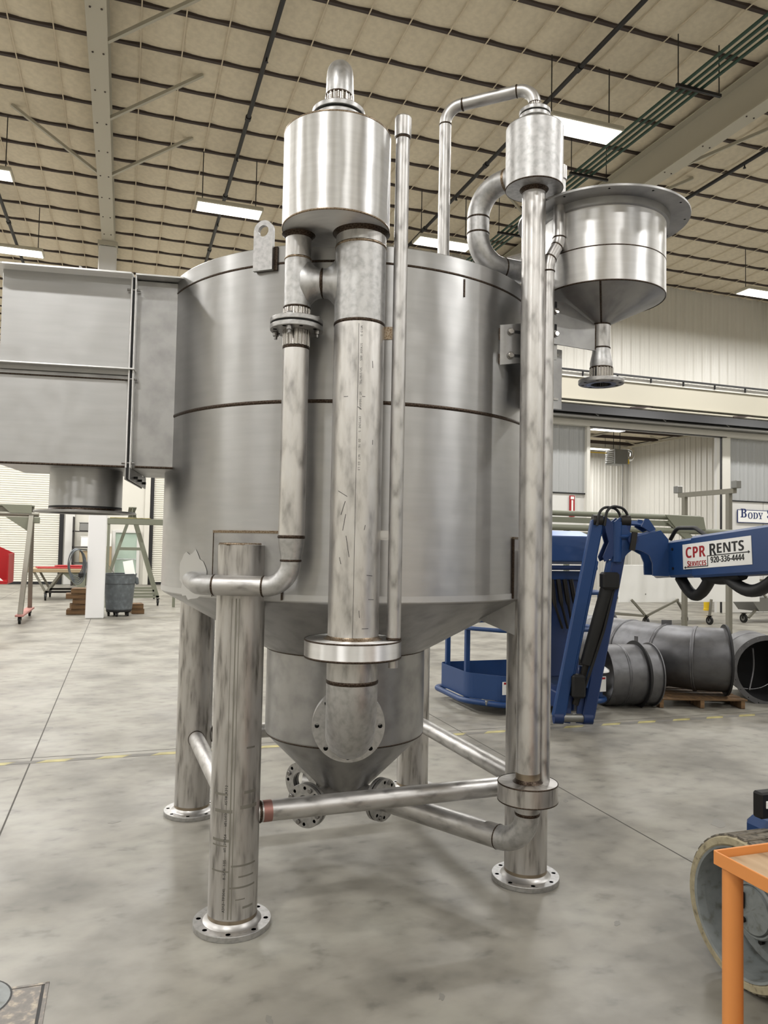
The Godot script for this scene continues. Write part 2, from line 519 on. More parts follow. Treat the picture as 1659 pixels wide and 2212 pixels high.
# ---------- the suspended high-bay lights: every one a fitting with its own light ----------
func high_bays() -> void:
	var rows := {
		-28.5: [-15.3, -11.0, -6.7, -2.5, 1.7],
		-23.2: [-15.3, -11.0, -6.7, -2.5, 1.7],
		-18.3: [-11.0, -6.7, -2.5],
		-14.5: [-15.3, -11.0, -6.9, -2.65, 1.69, 6.1, 10.3, 14.5, 18.7],
		-9.75: [-11.0, -2.5, 6.3, 15.0],
		-5.0: [-15.3, -6.7, 10.4],
		-0.3: [-11.0, -2.5, 6.3, 15.0],
		4.4: [-15.3, -6.7, 1.7, 10.4, 18.9],
		9.1: [-11.0, -2.5, 6.3, 15.0],
	}
	var housing := MB.new().box(Vector3(0, 0.04, 0), Vector3(1.24, 0.07, 0.46), Basis(), 0.012).mesh()
	var face := MB.new().box(Vector3(0, 0.0, 0), Vector3(1.18, 0.012, 0.40), Basis(), 0.004).mesh()
	var lens := MB.new()
	for r in 4:
		lens.box(Vector3(0, -0.008, -0.15 + r * 0.1), Vector3(1.14, 0.008, 0.06), Basis(), 0.003)
	var rod := MB.new().tube([Vector3(0, 0.06, 0), Vector3(0, 1.06, 0)], 0.009, 8).mesh()
	var seen := {
		"1.69,-14.5": "bright rectangular high-bay light hanging left of the tall drum",
		"6.3,-9.75": "bright rectangular high-bay light hanging beside the small right drum",
		"6.1,-14.5": "bright high-bay light seen behind the tall thin bent pipe",
		"-2.5,-18.3": "bright high-bay light above the left duct box by the frame edge",
		"14.5,-14.5": "bright high-bay light by the corrugated wall at right edge",
		"-2.65,-14.5": "bright high-bay light half cut by the upper left frame edge",
		"1.7,-23.2": "bright high-bay light just above the tank rim behind the duct box",
		"-2.5,-23.2": "small far high-bay light low beside the left duct box",
	}
	for z in rows:
		for x in rows[z]:
			var key := "%s,%s" % [str(x), str(z)]
			var o := thing("ceiling_light", Vector3(x, 8.0, z), seen.get(key, "bright suspended high-bay light in rows under the ceiling"), "light", "suspended high-bay lights")
			part("housing", housing, M.beam_paint, o)
			part("light_panel", face, M.lamp_face, o)
			part("lens_strip", lens, M.lamp_face, o)
			part("hanger_rod", rod, M.dark_pipe, o, Vector3(-0.5, 0, 0))
			part("hanger_rod", rod, M.dark_pipe, o, Vector3(0.5, 0, 0))
			var l := AreaLight3D.new()
			l.name = "lamp"
			l.area_size = Vector2(1.14, 0.36)
			l.light_energy = LIGHT
			l.light_color = Color(1.0, 0.995, 0.985)
			l.area_range = 60.0
			l.shadow_enabled = true
			l.rotation_degrees = Vector3(-90, 0, 0)
			l.position = Vector3(0, -0.03, 0)
			o.add_child(l)

const LIGHT := 21.0

# ---------- floor, outer walls, roof ----------
func hall() -> void:
	var x0 := -18.0
	var x1 := 21.5
	var zb := -32.3
	var zf := 12.0
	var top := 9.35
	var fl := struct("floor", MB.new().box(Vector3(5, -0.1, -11), Vector3(60, 0.2, 58)), M.concrete, "polished grey concrete slab floor")
	# saw-cut joints, a dark filler set flush in the slab
	for x in [-3.25, 9.2]:
		part("control_joint", MB.new().box(Vector3(x, 0.0003, -11), Vector3(0.011, 0.001, 52)), M.joint, fl)
	for z in [-6.62, -17.9, 2.3]:
		part("control_joint", MB.new().box(Vector3(2, 0.0003, z), Vector3(46, 0.001, 0.009)), M.joint, fl)
	part("control_joint", MB.new().box(Vector3(-0.62, 0.0003, -11), Vector3(0.010, 0.001, 42)), M.joint, fl)
	part("control_joint", MB.new().box(Vector3(3.02, 0.0003, -11), Vector3(0.009, 0.001, 42)), M.joint, fl)
	# worn hazard tape: slanted yellow and dark pieces
	var ya := MB.new().prism(PackedVector2Array([Vector2(0, 0), Vector2(0.21, 0), Vector2(0.28, 0.07), Vector2(0.07, 0.07)]), 0.0012, Transform3D(Basis(Vector3(1, 0, 0), Vector3(0, 0, -1), Vector3(0, 1, 0)), Vector3.ZERO)).mesh()
	for k in 60:
		part("tape_piece", ya, M.tape_yellow if k % 2 == 0 else M.tape_dark, fl, Vector3(-5.2 + k * 0.21, 0.0002, -6.46))
	# oil drips and scuffs on the slab, each an irregular thin film
	var rs := RandomNumberGenerator.new()
	rs.seed = 12
	for e in [[3.60, -3.96, 0.07], [3.02, -2.2, 0.03], [2.2, -3.05, 0.02], [1.2, -2.75, 0.018], [0.55, -2.8, 0.02], [2.9, -4.6, 0.025], [0.0, -5.0, 0.03], [-0.6, -7.6, 0.06], [2.0, -2.3, 0.015], [4.6, -5.3, 0.02], [-1.4, -9.4, 0.05], [1.75, -2.1, 0.012]]:
		var bl := PackedVector2Array()
		for k in 14:
			var a := TAU * k / 14.0
			bl.append(Vector2(cos(a) * 1.4, sin(a) * 0.7) * (e[2] as float) * rs.randf_range(0.65, 1.2))
		part("floor_stain", MB.new().prism(bl, 0.0006, Transform3D(Basis(Vector3(1, 0, 0), Vector3(0, 0, -1), Vector3(0, 1, 0)).rotated(Vector3.UP, rs.randf() * 3.0), Vector3(e[0], 0.0001, e[1]))), M.stain, fl)
	# outer walls
	struct("wall_left", MB.new().box(Vector3(x0 - 0.1, 4.7, -10), Vector3(0.2, 9.8, 46)), M.wall_hall, "pale ribbed metal hall wall on the left")
	struct("wall_front", MB.new().box(Vector3(2, 4.7, zf + 0.1), Vector3(42, 9.8, 0.2)), M.wall_hall, "pale hall wall behind the photographer")
	struct("wall_right", MB.new().box(Vector3(x1 + 0.1, 4.7, -3), Vector3(0.2, 9.8, 30.2)), M.wall_hall, "pale hall wall on the right")
	# roof: insulation held up by straps, purlins crossing under it
	var roof := struct("ceiling", MB.new().box(Vector3(2, top + 0.15, -10.5), Vector3(42, 0.1, 48)), M.insulation, "insulated metal roof lined with tan quilted facing")
	var pz := 0.94
	var nz := 47
	var strip := MB.new()
	var cols := 4
	var rows := nz * 4
	var w := 0.6
	for i in rows + 1:
		for j in cols + 1:
			var q := Vector2(float(j) / cols, float(i) / 4.0)
			var fz := q.y - floorf(q.y)
			var y := -0.075 * sin(PI * fz) * (0.5 + 0.5 * sin(PI * q.x)) - 0.018 * sin(PI * q.x)
			var gy := -0.075 * PI * cos(PI * fz) * (0.5 + 0.5 * sin(PI * q.x)) / pz
			var gx := (-0.075 * sin(PI * fz) * 0.5 - 0.018) * PI * cos(PI * q.x) / w
			strip.vert(Vector3(q.x * w, y, -q.y * pz), Vector3(gx, -1.0, -gy).normalized(), Vector2(q.x * w, q.y * pz))
	for i in rows:
		for j in cols:
			var a := i * (cols + 1) + j
			strip.quad(a, a + cols + 1, a + cols + 2, a + 1)
	var sm := strip.mesh()
	var z_start := 11.7
	for k in 66:
		part("insulation_strip", sm, M.insulation, roof, Vector3(x0 + k * w, 9.17, z_start))
	for k in nz:
		part("purlin", MB.new().box(Vector3(2, 9.17, z_start - k * pz), Vector3(39.8, 0.11, 0.06)), M.purlin, roof)
	var strap := MB.new().box(Vector3(0, 9.108, -10.3), Vector3(0.018, 0.006, 44)).mesh()
	for k in 65:
		part("roof_strap", strap, M.strap, roof, Vector3(x0 + (k + 1) * w, 0, 0))

# ---------- rafters, columns, pipes and conduits under the roof ----------
func ceiling_things() -> void:
	var spots := [[-9.8, "steel roof beam far to the left"], [-0.55, "tapered steel roof beam with bolted flange above the duct box"], [8.9, "deep steel roof beam crossing above the small hopper"], [18.2, "steel roof beam far to the right"]]
	for e in spots:
		var x: float = e[0]
		var z0 := 11.9
		var z1 := -31.9 if x < 3.0 else -17.5
		var b := MB.new()
		var mid := (z0 + z1) / 2.0
		var ln := z0 - z1
		b.box(Vector3(0, 8.41, mid), Vector3(0.26, 0.022, ln))
		b.box(Vector3(0, 8.75, mid), Vector3(0.012, 0.68, ln))
		b.box(Vector3(0, 9.02, mid), Vector3(0.26, 0.02, ln))
		var o := struct("roof_beam", b, M.beam_paint, e[1], Vector3(x, 0, 0))
		for k in 11:
			var z := 5.17 - k * 1.99
			for q: float in [1.0, -1.0]:
				if z < z1 + 0.5 or (q < 0 and k != 10): continue
				part("flange_brace", MB.new().bar(Vector3(0.12 * q, 8.43, z), Vector3(1.5 * q, 9.08, z + 0.62), 0.05, 0.05), M.beam_paint, o)
		for k in 18:
			for s: float in [-1.0, 1.0]:
				part("bolt", MB.new().lathe([Vector2(0.014, 0), Vector2(0.014, 0.012), Vector2(0.0001, 0.012)], 6, Transform3D(Basis(Vector3(1, 0, 0), PI), Vector3(0.07 * s, 8.40, -1.6 - k * 0.94))), M.purlin, o)
	# columns
	for e in [[-0.55, -18.2, "square white-painted steel column beside the grey waste bin"], [-9.8, -18.2, "square steel column far to the left"]]:
		var c := MB.new().box(Vector3(0, 4.15, 0), Vector3(0.38, 8.3, 0.42), Basis(), 0.02)
		var o := struct("column", c, M.column_white, e[2], Vector3(e[0], 0, e[1]))
		part("cap_plate", MB.new().box(Vector3(0, 8.35, 0), Vector3(0.42, 0.09, 0.5)), M.beam_paint, o)
	# thin sprinkler pipes along the hall
	for e in [[1.76, "dark sprinkler pipe under the roof left of the tall drum"], [6.2, "dark sprinkler pipe under the roof crossing above the bent pipe"], [-2.7, "dark sprinkler pipe under the roof at the left edge"], [10.6, "dark sprinkler pipe under the roof at the right edge"]]:
		var z1 := -31.0 if e[0] < 3.0 else -17.3
		var o := thing("sprinkler_pipe", Vector3(e[0], 8.88, 0), e[1], "pipe")
		part("pipe", MB.new().tube([Vector3(0, 0, 11.5), Vector3(0, 0, z1)], 0.036, 10), M.dark_pipe, o)
		for k in 10:
			var z := 9.0 - k * 3.1
			if z < z1: continue
			part("coupling", MB.new().tube([Vector3(0, 0, z), Vector3(0, 0, z - 0.1)], 0.05, 10), M.dark_pipe, o)
			part("sprinkler_head", MB.new().lathe([Vector2(0.0001, -0.1), Vector2(0.03, -0.095), Vector2(0.012, -0.06), Vector2(0.012, 0.0)], 8, Transform3D(Basis(), Vector3(0, 0, z - 1.4))), M.dark_pipe, o)
	# bank of conduits on trapeze hangers
	var names := ["first", "second", "third", "fourth"]
	for k in 4:
		var o := thing("conduit", Vector3(7.34 + k * 0.11, 8.38, 0), "dark green conduit in the hung bank, %s counting from the tank side" % names[k], "conduit", "green conduits under the roof")
		part("pipe", MB.new().tube([Vector3(0, 0, 11.5), Vector3(0, 0, -17.4)], 0.024, 10), M.green_conduit, o)
	for k in 9:
		var z := 5.0 - k * 2.75
		var o := thing("trapeze_hanger", Vector3(7.55, 8.33, z), "strut hanger with two rods under the green conduits, %s from the partition wall" % ["ninth", "eighth", "seventh", "sixth", "fifth", "fourth", "third", "second", "first"][k], "hanger", "hangers under the green conduits")
		part("strut", MB.new().box(Vector3(0.06, 0, 0), Vector3(0.78, 0.042, 0.042)), M.dark_pipe, o)
		part("rod", MB.new().tube([Vector3(-0.3, 0, 0), Vector3(-0.3, 0.75, 0)], 0.008, 6), M.dark_pipe, o)
		part("rod", MB.new().tube([Vector3(0.42, 0, 0), Vector3(0.42, 0.75, 0)], 0.008, 6), M.dark_pipe, o)

# one ribbed sheet, w wide and h high, ribs standing towards +z
func ribbed_sheet(w: float, h: float, pitch := 0.3, deep := 0.035) -> ArrayMesh:
	var b := MB.new()
	var prof := []
	var k := 0
	while k * pitch < w - 0.001:
		var x := k * pitch
		prof.append_array([Vector2(x, 0), Vector2(x + 0.035, deep), Vector2(x + 0.075, deep), Vector2(x + 0.11, 0)])
		prof.append_array([Vector2(x + 0.17, 0), Vector2(x + 0.18, 0.006), Vector2(x + 0.22, 0.006), Vector2(x + 0.23, 0)])
		k += 1
	prof.append(Vector2(w, 0))
	for i in prof.size() - 1:
		var p: Vector2 = prof[i]
		var q: Vector2 = prof[i + 1]
		b.flat4(Vector3(p.x, 0, p.y), Vector3(q.x, 0, q.y), Vector3(q.x, h, q.y), Vector3(p.x, h, p.y))
	return b.mesh()

func partition() -> void:
	var z := -17.6
	var ox0 := 11.68
	var ox1 := 16.06
	var oy := 5.02
	var wb := MB.new()
	wb.box(Vector3((4.0 + ox0) / 2, oy / 2, z - 0.12), Vector3(ox0 - 4.0, oy, 0.2))
	wb.box(Vector3((ox1 + 21.6) / 2, oy / 2, z - 0.12), Vector3(21.6 - ox1, oy, 0.2))
	wb.box(Vector3(12.8, (oy + 9.45) / 2, z - 0.12), Vector3(17.6, 9.45 - oy, 0.2))
	var wall := struct("wall_partition", wb, M.wall_white, "partition wall with a tall opening, ribbed metal above")
	var up := ribbed_sheet(0.9, 3.1)
	for k in 19:
		part("wall_panel", up, M.wall_metal, wall, Vector3(4.0 + k * 0.9, 6.22, z))
	var low := ribbed_sheet(0.9, 1.78, 0.3, 0.02)
	for k in 8:
		part("wall_panel", low, M.wall_grey, wall, Vector3(4.4 + k * 0.9, 3.22, z))
	for k in 6:
		part("wall_panel", low, M.wall_grey, wall, Vector3(16.36 + k * 0.9, 3.22, z))
	for k in 6:
		part("liner_panel", MB.new().box(Vector3(4.6 + k * 1.22, 1.6, z), Vector3(1.205, 3.18, 0.02), Basis(), 0.003), M.wall_white, wall)
	for k in 4:
		part("liner_panel", MB.new().box(Vector3(17.0 + k * 1.22, 1.6, z), Vector3(1.205, 3.18, 0.02), Basis(), 0.003), M.wall_white, wall)
	part("panel_trim", MB.new().box(Vector3(8.0, 3.205, z + 0.02), Vector3(7.3, 0.03, 0.05)), M.dark_pipe, wall)
	part("panel_trim", MB.new().box(Vector3(19.0, 3.205, z + 0.02), Vector3(5.4, 0.03, 0.05)), M.dark_pipe, wall)
	part("door_jamb", MB.new().box(Vector3(16.19, 2.52, z), Vector3(0.28, 5.04, 0.24), Basis(), 0.01), M.wall_hall, wall)
	part("door_jamb", MB.new().box(Vector3(11.63, 2.52, z), Vector3(0.1, 5.04, 0.24), Basis(), 0.01), M.wall_metal, wall)
	part("door_edge_seal", MB.new().box(Vector3(16.05, 2.52, z + 0.06), Vector3(0.035, 5.0, 0.06)), M.black_frame, wall)
	part("door_head", MB.new().box(Vector3(12.9, 5.08, z + 0.1), Vector3(17.0, 0.16, 0.2), Basis(), 0.01), M.wall_metal, wall)
	part("head_seal", MB.new().box(Vector3(13.9, 5.0, z + 0.1), Vector3(4.5, 0.03, 0.16)), M.black_frame, wall)
	# crane runway beam with its conductor bar
	var beam := struct("crane_beam", MB.new().box(Vector3(12.8, 5.92, -17.3), Vector3(17.4, 0.56, 0.3), Basis(), 0.012), M.beam_paint, "long beige crane runway beam across the partition wall")
	part("top_flange", MB.new().box(Vector3(12.8, 6.215, -17.3), Vector3(17.4, 0.03, 0.42)), M.wall_metal, beam)
	part("bottom_flange", MB.new().box(Vector3(12.8, 5.63, -17.3), Vector3(17.4, 0.03, 0.42)), M.beam_paint, beam)
	var bar_o := thing("conductor_bar", Vector3(12.8, 6.36, -17.05), "long black conductor bar with hangers above the crane beam", "rail")
	part("bar", MB.new().box(Vector3.ZERO, Vector3(17.3, 0.045, 0.04)), M.black_frame, bar_o)
	for k in 16:
		part("hanger", MB.new().box(Vector3(-8.0 + k * 1.06, -0.07, -0.02), Vector3(0.025, 0.12, 0.05)), M.black_frame, bar_o)
	part("backing_strip", MB.new().box(Vector3(0, -0.075, -0.12), Vector3(17.3, 0.1, 0.02)), M.wall_white, bar_o)
	# tube heater and pipe below the beam
	var gp := thing("wall_pipe", Vector3(12.8, 5.5, -17.12), "thin beige pipe running under the crane beam", "pipe")
	part("pipe", MB.new().tube([Vector3(-8.6, 0.03, 0), Vector3(8.6, 0.03, 0)], 0.03, 10), M.beam_paint, gp)
	for k in 5:
		part("bracket", MB.new().bar(Vector3(-7.0 + k * 3.4, 0.0, 0.1), Vector3(-6.2 + k * 3.4, 0.09, -0.05), 0.05, 0.04), M.purlin, gp)
	var ht := thing("tube_heater", Vector3(12.8, 5.32, -17.0), "long black tube heater with bright reflector under the crane beam", "heater")
	part("burner_tube", MB.new().tube([Vector3(-8.5, 0.02, 0.03), Vector3(8.5, 0.02, 0.03)], 0.06, 14), M.black_frame, ht)
	part("return_tube", MB.new().tube([Vector3(-8.5, -0.03, -0.14), Vector3(8.5, -0.03, -0.14)], 0.06, 14), M.black_frame, ht)
	var rp := PackedVector2Array([Vector2(-0.30, -0.14), Vector2(-0.28, -0.14), Vector2(-0.16, 0.10), Vector2(0.06, 0.10), Vector2(0.17, -0.1), Vector2(0.19, -0.1), Vector2(0.075, 0.12), Vector2(-0.175, 0.12)])
	part("reflector", MB.new().prism(rp, 17.0, Transform3D(Basis(Vector3(0, 0, 1), Vector3(0, 1, 0), Vector3(-1, 0, 0)), Vector3(8.5, 0, 0))), M.dark_pipe, ht)
	part("lower_reflector", MB.new().box(Vector3(0, -0.15, -0.06), Vector3(17.0, 0.05, 0.14), Basis(), 0.01), M.reflector, ht)
	for k in 8:
		part("chain_hanger", MB.new().bar(Vector3(-7.6 + k * 2.1, -0.14, 0.13), Vector3(-7.4 + k * 2.1, 0.14, 0.0), 0.012, 0.012), M.galvanized, ht)
		part("chain_hanger", MB.new().bar(Vector3(-7.6 + k * 2.1, -0.14, 0.13), Vector3(-7.75 + k * 2.1, -0.05, 0.13), 0.012, 0.012), M.galvanized, ht)
	# signs on the wall
	var sg := thing("shop_sign", Vector3(17.78, 2.77, -17.55), "white sign with blue serif lettering and blue border on the partition wall", "sign")
	part("board", MB.new().box(Vector3(0, 0, 0), Vector3(2.3, 0.38, 0.02), Basis(), 0.003), M.label_blue, sg)
	part("face", MB.new().box(Vector3(0, 0, 0.009), Vector3(2.26, 0.34, 0.012), Basis(), 0.002), M.label_white, sg)
	var tx := -1.06
	for e in [["B", 0.36], ["ODY", 0.25], ["S", 0.36], ["HOP", 0.25]]:
		var tm := letters(e[0], e[1], "Droid Serif", true)
		var o := part("letters", tm, M.label_blue, sg, Vector3(tx, -0.125, 0.018))
		tx += tm.get_aabb().size.x + (0.16 if e[0] == "ODY" else 0.045)
	var fs := thing("fire_sign", Vector3(11.18, 2.86, -17.56), "narrow red and white placard on the wall left of the opening", "sign")
	part("board", MB.new().box(Vector3.ZERO, Vector3(0.16, 0.56, 0.02), Basis(), 0.003), M.label_red, fs)
	part("stripe", MB.new().box(Vector3(0, -0.05, 0.01), Vector3(0.05, 0.42, 0.012)), M.label_white, fs)
	part("symbol", MB.new().box(Vector3(0, 0.22, 0.01), Vector3(0.1, 0.07, 0.012)), M.label_white, fs)
	# the room behind the opening
	var sheet := ribbed_sheet(0.9, 6.3)
	var back := struct("wall_body_shop", MB.new().box(Vector3(12.4, 3.15, -28.2), Vector3(17.0, 6.3, 0.2)), M.wall_metal, "ribbed cream wall at the back of the next room")
	for k in 10:
		part("wall_panel", sheet, M.wall_metal, back, Vector3(11.65 + k * 0.9, 0, -28.08))
	var side := struct("wall_body_shop", MB.new().box(Vector3(20.8, 3.15, -23.0), Vector3(0.2, 6.3, 10.6)), M.wall_metal, "ribbed cream side wall of the next room")
	for k in 11:
		var p := part("wall_panel", sheet, M.wall_metal, side, Vector3(20.68, 0, -27.9 + k * 0.9))
		p.basis = Basis(Vector3.UP, -PI / 2)
	struct("wall_body_shop", MB.new().box(Vector3(3.95, 4.7, -25.0), Vector3(0.2, 9.6, 14.6)), M.wall_hall, "wall between the back bay and the next room")
	var rc := struct("ceiling_body_shop", MB.new().box(Vector3(12.4, 6.4, -23.0), Vector3(17.0, 0.12, 10.8)), M.insulation, "insulated ceiling of the next room")
	for k in 7:
		part("purlin", MB.new().box(Vector3(12.4, 6.28, -18.6 - k * 1.5), Vector3(16.6, 0.14, 0.05)), M.purlin, rc)
	for k in 3:
		part("roof_truss", MB.new().bar(Vector3(13.5 + k * 3.2, 6.05, -18.0), Vector3(13.5 + k * 3.2, 6.05, -28.0), 0.07, 0.07), M.beam_paint, rc)
		for j in 6:
			part("truss_web", MB.new().bar(Vector3(13.5 + k * 3.2, 6.05, -18.4 - j * 1.6), Vector3(13.5 + k * 3.2, 6.33, -19.2 - j * 1.6), 0.04, 0.04), M.beam_paint, rc)
	for e in [[15.3, -21.9, "small bright light nearer the opening in the next room"], [17.7, -26.2, "small bright light by the unit heater in the next room"], [12.5, -21.6, "light hidden beyond the left of the opening in the next room"], [12.5, -25.2, "light deep in the next room behind the wall"]]:
		var o := thing("shop_light", Vector3(e[0], 5.75, e[1]), e[2], "light", "lights in the next room")
		part("housing", MB.new().box(Vector3(0, 0.05, 0), Vector3(1.24, 0.07, 0.4), Basis(), 0.01), M.beam_paint, o)
		part("light_panel", MB.new().box(Vector3(0, 0.005, 0), Vector3(1.18, 0.02, 0.34), Basis(), 0.004), M.lamp_face, o)
		for rx in [-0.5, 0.5]: part("hanger_rod", MB.new().tube([Vector3(rx, 0.08, 0), Vector3(rx, 0.6, 0)], 0.008, 6), M.dark_pipe, o)
		var l := AreaLight3D.new()
		l.name = "lamp"
		l.area_size = Vector2(1.14, 0.32)
		l.light_energy = LIGHT * 0.8
		l.light_color = Color(1.0, 0.995, 0.985)
		l.area_range = 60.0
		l.shadow_enabled = true
		l.rotation_degrees = Vector3(-90, 0, 0)
		l.position = Vector3(0, -0.03, 0)
		o.add_child(l)
	var uh := thing("unit_heater", Vector3(17.88, 5.05, -25.0), "grey louvred unit heater hanging in the next room's corner", "heater")
	part("case", MB.new().box(Vector3(0, 0.25, 0), Vector3(0.62, 0.58, 0.6), Basis(), 0.02), M.galvanized, uh)
	for k in 7:
		part("louver", MB.new().box(Vector3(-0.33, 0.05 + k * 0.07, 0), Vector3(0.05, 0.012, 0.5), Basis(Vector3.BACK, 0.4)), M.wall_white, uh)
	part("flue", MB.new().tube(bend([Vector3(0.3, 0.2, 0.1), Vector3(0.62, 0.2, 0.1), Vector3(0.66, 0.55, 0.1), Vector3(0.3, 0.62, -0.2)], 0.14), 0.09, 14), M.foil, uh)
	part("gas_pipe", MB.new().tube([Vector3(-2.8, 0.42, -0.2), Vector3(-0.3, 0.42, -0.2)], 0.02, 8), M.yellow_paint, uh)
	part("gas_valve", MB.new().box(Vector3(0.34, 0.08, 0.25), Vector3(0.05, 0.18, 0.05)), M.yellow_paint, uh)
	part("hanger_rod", MB.new().tube([Vector3(0, 0.5, 0.2), Vector3(0, 1.5, 0.2)], 0.012, 6), M.dark_pipe, uh)
	part("hanger_rod", MB.new().tube([Vector3(0, 0.5, -0.2), Vector3(0, 1.5, -0.2)], 0.012, 6), M.dark_pipe, uh)
	part("conduit", MB.new().tube([Vector3(0.1, 0.0, 0.25), Vector3(0.1, -4.8, 0.25)], 0.012, 6), M.dark_pipe, uh)
	# bollard by the opening
	var bo := thing("bollard", Vector3(16.4, 0, -18.5), "yellow steel bollard just inside the opening", "bollard")
	part("post", MB.new().lathe([Vector2(0.09, 0), Vector2(0.09, 0.95), Vector2(0.085, 1.0), Vector2(0.06, 1.04), Vector2(0.0001, 1.06)], 20, Transform3D(), false), M.yellow_paint, bo)
	part("sleeve_ring", MB.new().lathe([Vector2(0.1, 0.0), Vector2(0.1, 0.05), Vector2(0.09, 0.06)], 20), M.yellow_paint, bo)

func letters(text: String, size: float, font := "Droid Sans", bold := false) -> TextMesh:
	var f := SystemFont.new()
	f.font_names = PackedStringArray([font])
	if bold: f.font_weight = 700
	var tm := TextMesh.new()
	tm.font = f
	tm.text = text
	tm.font_size = 64
	tm.pixel_size = size / 64.0
	tm.depth = 0.002
	tm.curve_step = 1.0
	tm.horizontal_alignment = HORIZONTAL_ALIGNMENT_LEFT
	tm.vertical_alignment = VERTICAL_ALIGNMENT_BOTTOM
	return tm

func back_bay() -> void:
	var zw := -32.2
	var wall := struct("wall_back", MB.new().box(Vector3(-7.0, 4.7, zw - 0.1), Vector3(22.2, 9.8, 0.2)), M.wall_hall, "far back wall of the hall with shutters")
	var sheet := ribbed_sheet(0.9, 4.2)
	for k in 24:
		part("wall_panel", sheet, M.wall_metal, wall, Vector3(-17.9 + k * 0.9, 5.1, zw))
	# roll-up doors: curtain of narrow curved slats
	for e in [[-8.3, -2.36, 5.0, "white slatted roll-up door behind the red cart"], [1.1, 3.7, 5.0, "white slatted roll-up door beside the column of the tank"]]:
		var b := MB.new()
		var n := int(e[2] / 0.085)
		for k in n:
			var y := k * 0.085
			var pr := [Vector2(0, 0), Vector2(0.014, 0.006), Vector2(0.024, 0.02), Vector2(0.026, 0.045), Vector2(0.018, 0.066), Vector2(0.0, 0.074), Vector2(0.0, 0.085)]
			for i in pr.size() - 1:
				b.flat4(Vector3(e[0], y + pr[i].y, pr[i].x), Vector3(e[1], y + pr[i].y, pr[i].x), Vector3(e[1], y + pr[i + 1].y, pr[i + 1].x), Vector3(e[0], y + pr[i + 1].y, pr[i + 1].x))
		var d := struct("door_%d" % (1 if e[0] < 0 else 2), MB.new().box(Vector3((e[0] + e[1]) / 2, 0.05, 0.02), Vector3(e[1] - e[0], 0.1, 0.06), Basis(), 0.01), M.black_frame, e[3], Vector3(0, 0, zw + 0.05))
		var cu := part("curtain", b, M.shutter, d)
		cu.set_meta("kind", "stuff")
		for x in [e[0] - 0.07, e[1] + 0.07]:
			part("guide", MB.new().box(Vector3(x, 2.5, 0.03), Vector3(0.15, 5.0, 0.12), Basis(), 0.01), M.black_frame, d)
		part("hood", MB.new().box(Vector3((e[0] + e[1]) / 2, 5.2, 0.12), Vector3(e[1] - e[0] + 0.4, 0.45, 0.4), Basis(), 0.05), M.shutter, d)
	# glazed door
	var g := struct("door_3", MB.new().box(Vector3(-0.46, 1.07, 0.05), Vector3(0.12, 2.14, 0.12), Basis(), 0.01), M.wall_white, "glazed door with push bar in the far back wall", Vector3(0.1, 0, zw + 0.02))
	part("frame", MB.new().box(Vector3(0.46, 1.07, 0.05), Vector3(0.12, 2.14, 0.12), Basis(), 0.01), M.wall_white, g)
	part("frame", MB.new().box(Vector3(0, 2.1, 0.05), Vector3(0.82, 0.12, 0.12), Basis(), 0.01), M.wall_white, g)
	part("frame", MB.new().box(Vector3(0, 0.12, 0.05), Vector3(0.82, 0.24, 0.1), Basis(), 0.01), M.wall_white, g)
	part("pane", MB.new().box(Vector3(0, 1.14, 0.06), Vector3(0.82, 1.8, 0.012)), M.door_glass, g)
	part("push_bar", MB.new().tube([Vector3(-0.38, 1.0, 0.14), Vector3(0.38, 1.0, 0.14)], 0.02, 8), M.reflector, g)
	# pale pilaster and pipe by the doors
	struct("trim_1", MB.new().box(Vector3(-1.98, 2.5, zw + 0.1), Vector3(0.34, 5.0, 0.2), Basis(), 0.01), M.wall_white, "pale wall strip beside the far shutter")
	struct("trim_2", MB.new().box(Vector3(0.86, 2.5, zw + 0.1), Vector3(0.2, 5.0, 0.2), Basis(), 0.01), M.wall_hall, "pale wall strip beside the far glazed door")

# ---------- the process tank ----------
const T := Vector3(1.245, 0, -4.318)
const TR := 1.045

func at_xz(p: Vector3, y := 0.0) -> Transform3D:
	return Transform3D(Basis(), Vector3(p.x, y, p.z))

# a raised weld bead round a pipe or shell about a vertical axis
func bead(r: float, y: float, c: Vector3, w := 0.007, h := 0.0035, seg := 40) -> MB:
	return MB.new().lathe([Vector2(r - 0.001, y - w), Vector2(r + h * 0.7, y - w * 0.55), Vector2(r + h, y), Vector2(r + h * 0.7, y + w * 0.55), Vector2(r - 0.001, y + w)], seg, at_xz(c), true)

# a bead round a pipe whose axis points along d
func bead_at(r: float, p: Vector3, d: Vector3, w := 0.006, h := 0.003) -> MB:
	return MB.new().lathe([Vector2(r - 0.001, -w), Vector2(r + h, 0), Vector2(r - 0.001, w)], 28, Transform3D(along(d), p), true)

func pipe_v(r: float, y0: float, y1: float, c: Vector3, seg := 36) -> MB:
	return MB.new().lathe([Vector2(r, y0), Vector2(r, y1)], seg, at_xz(c))

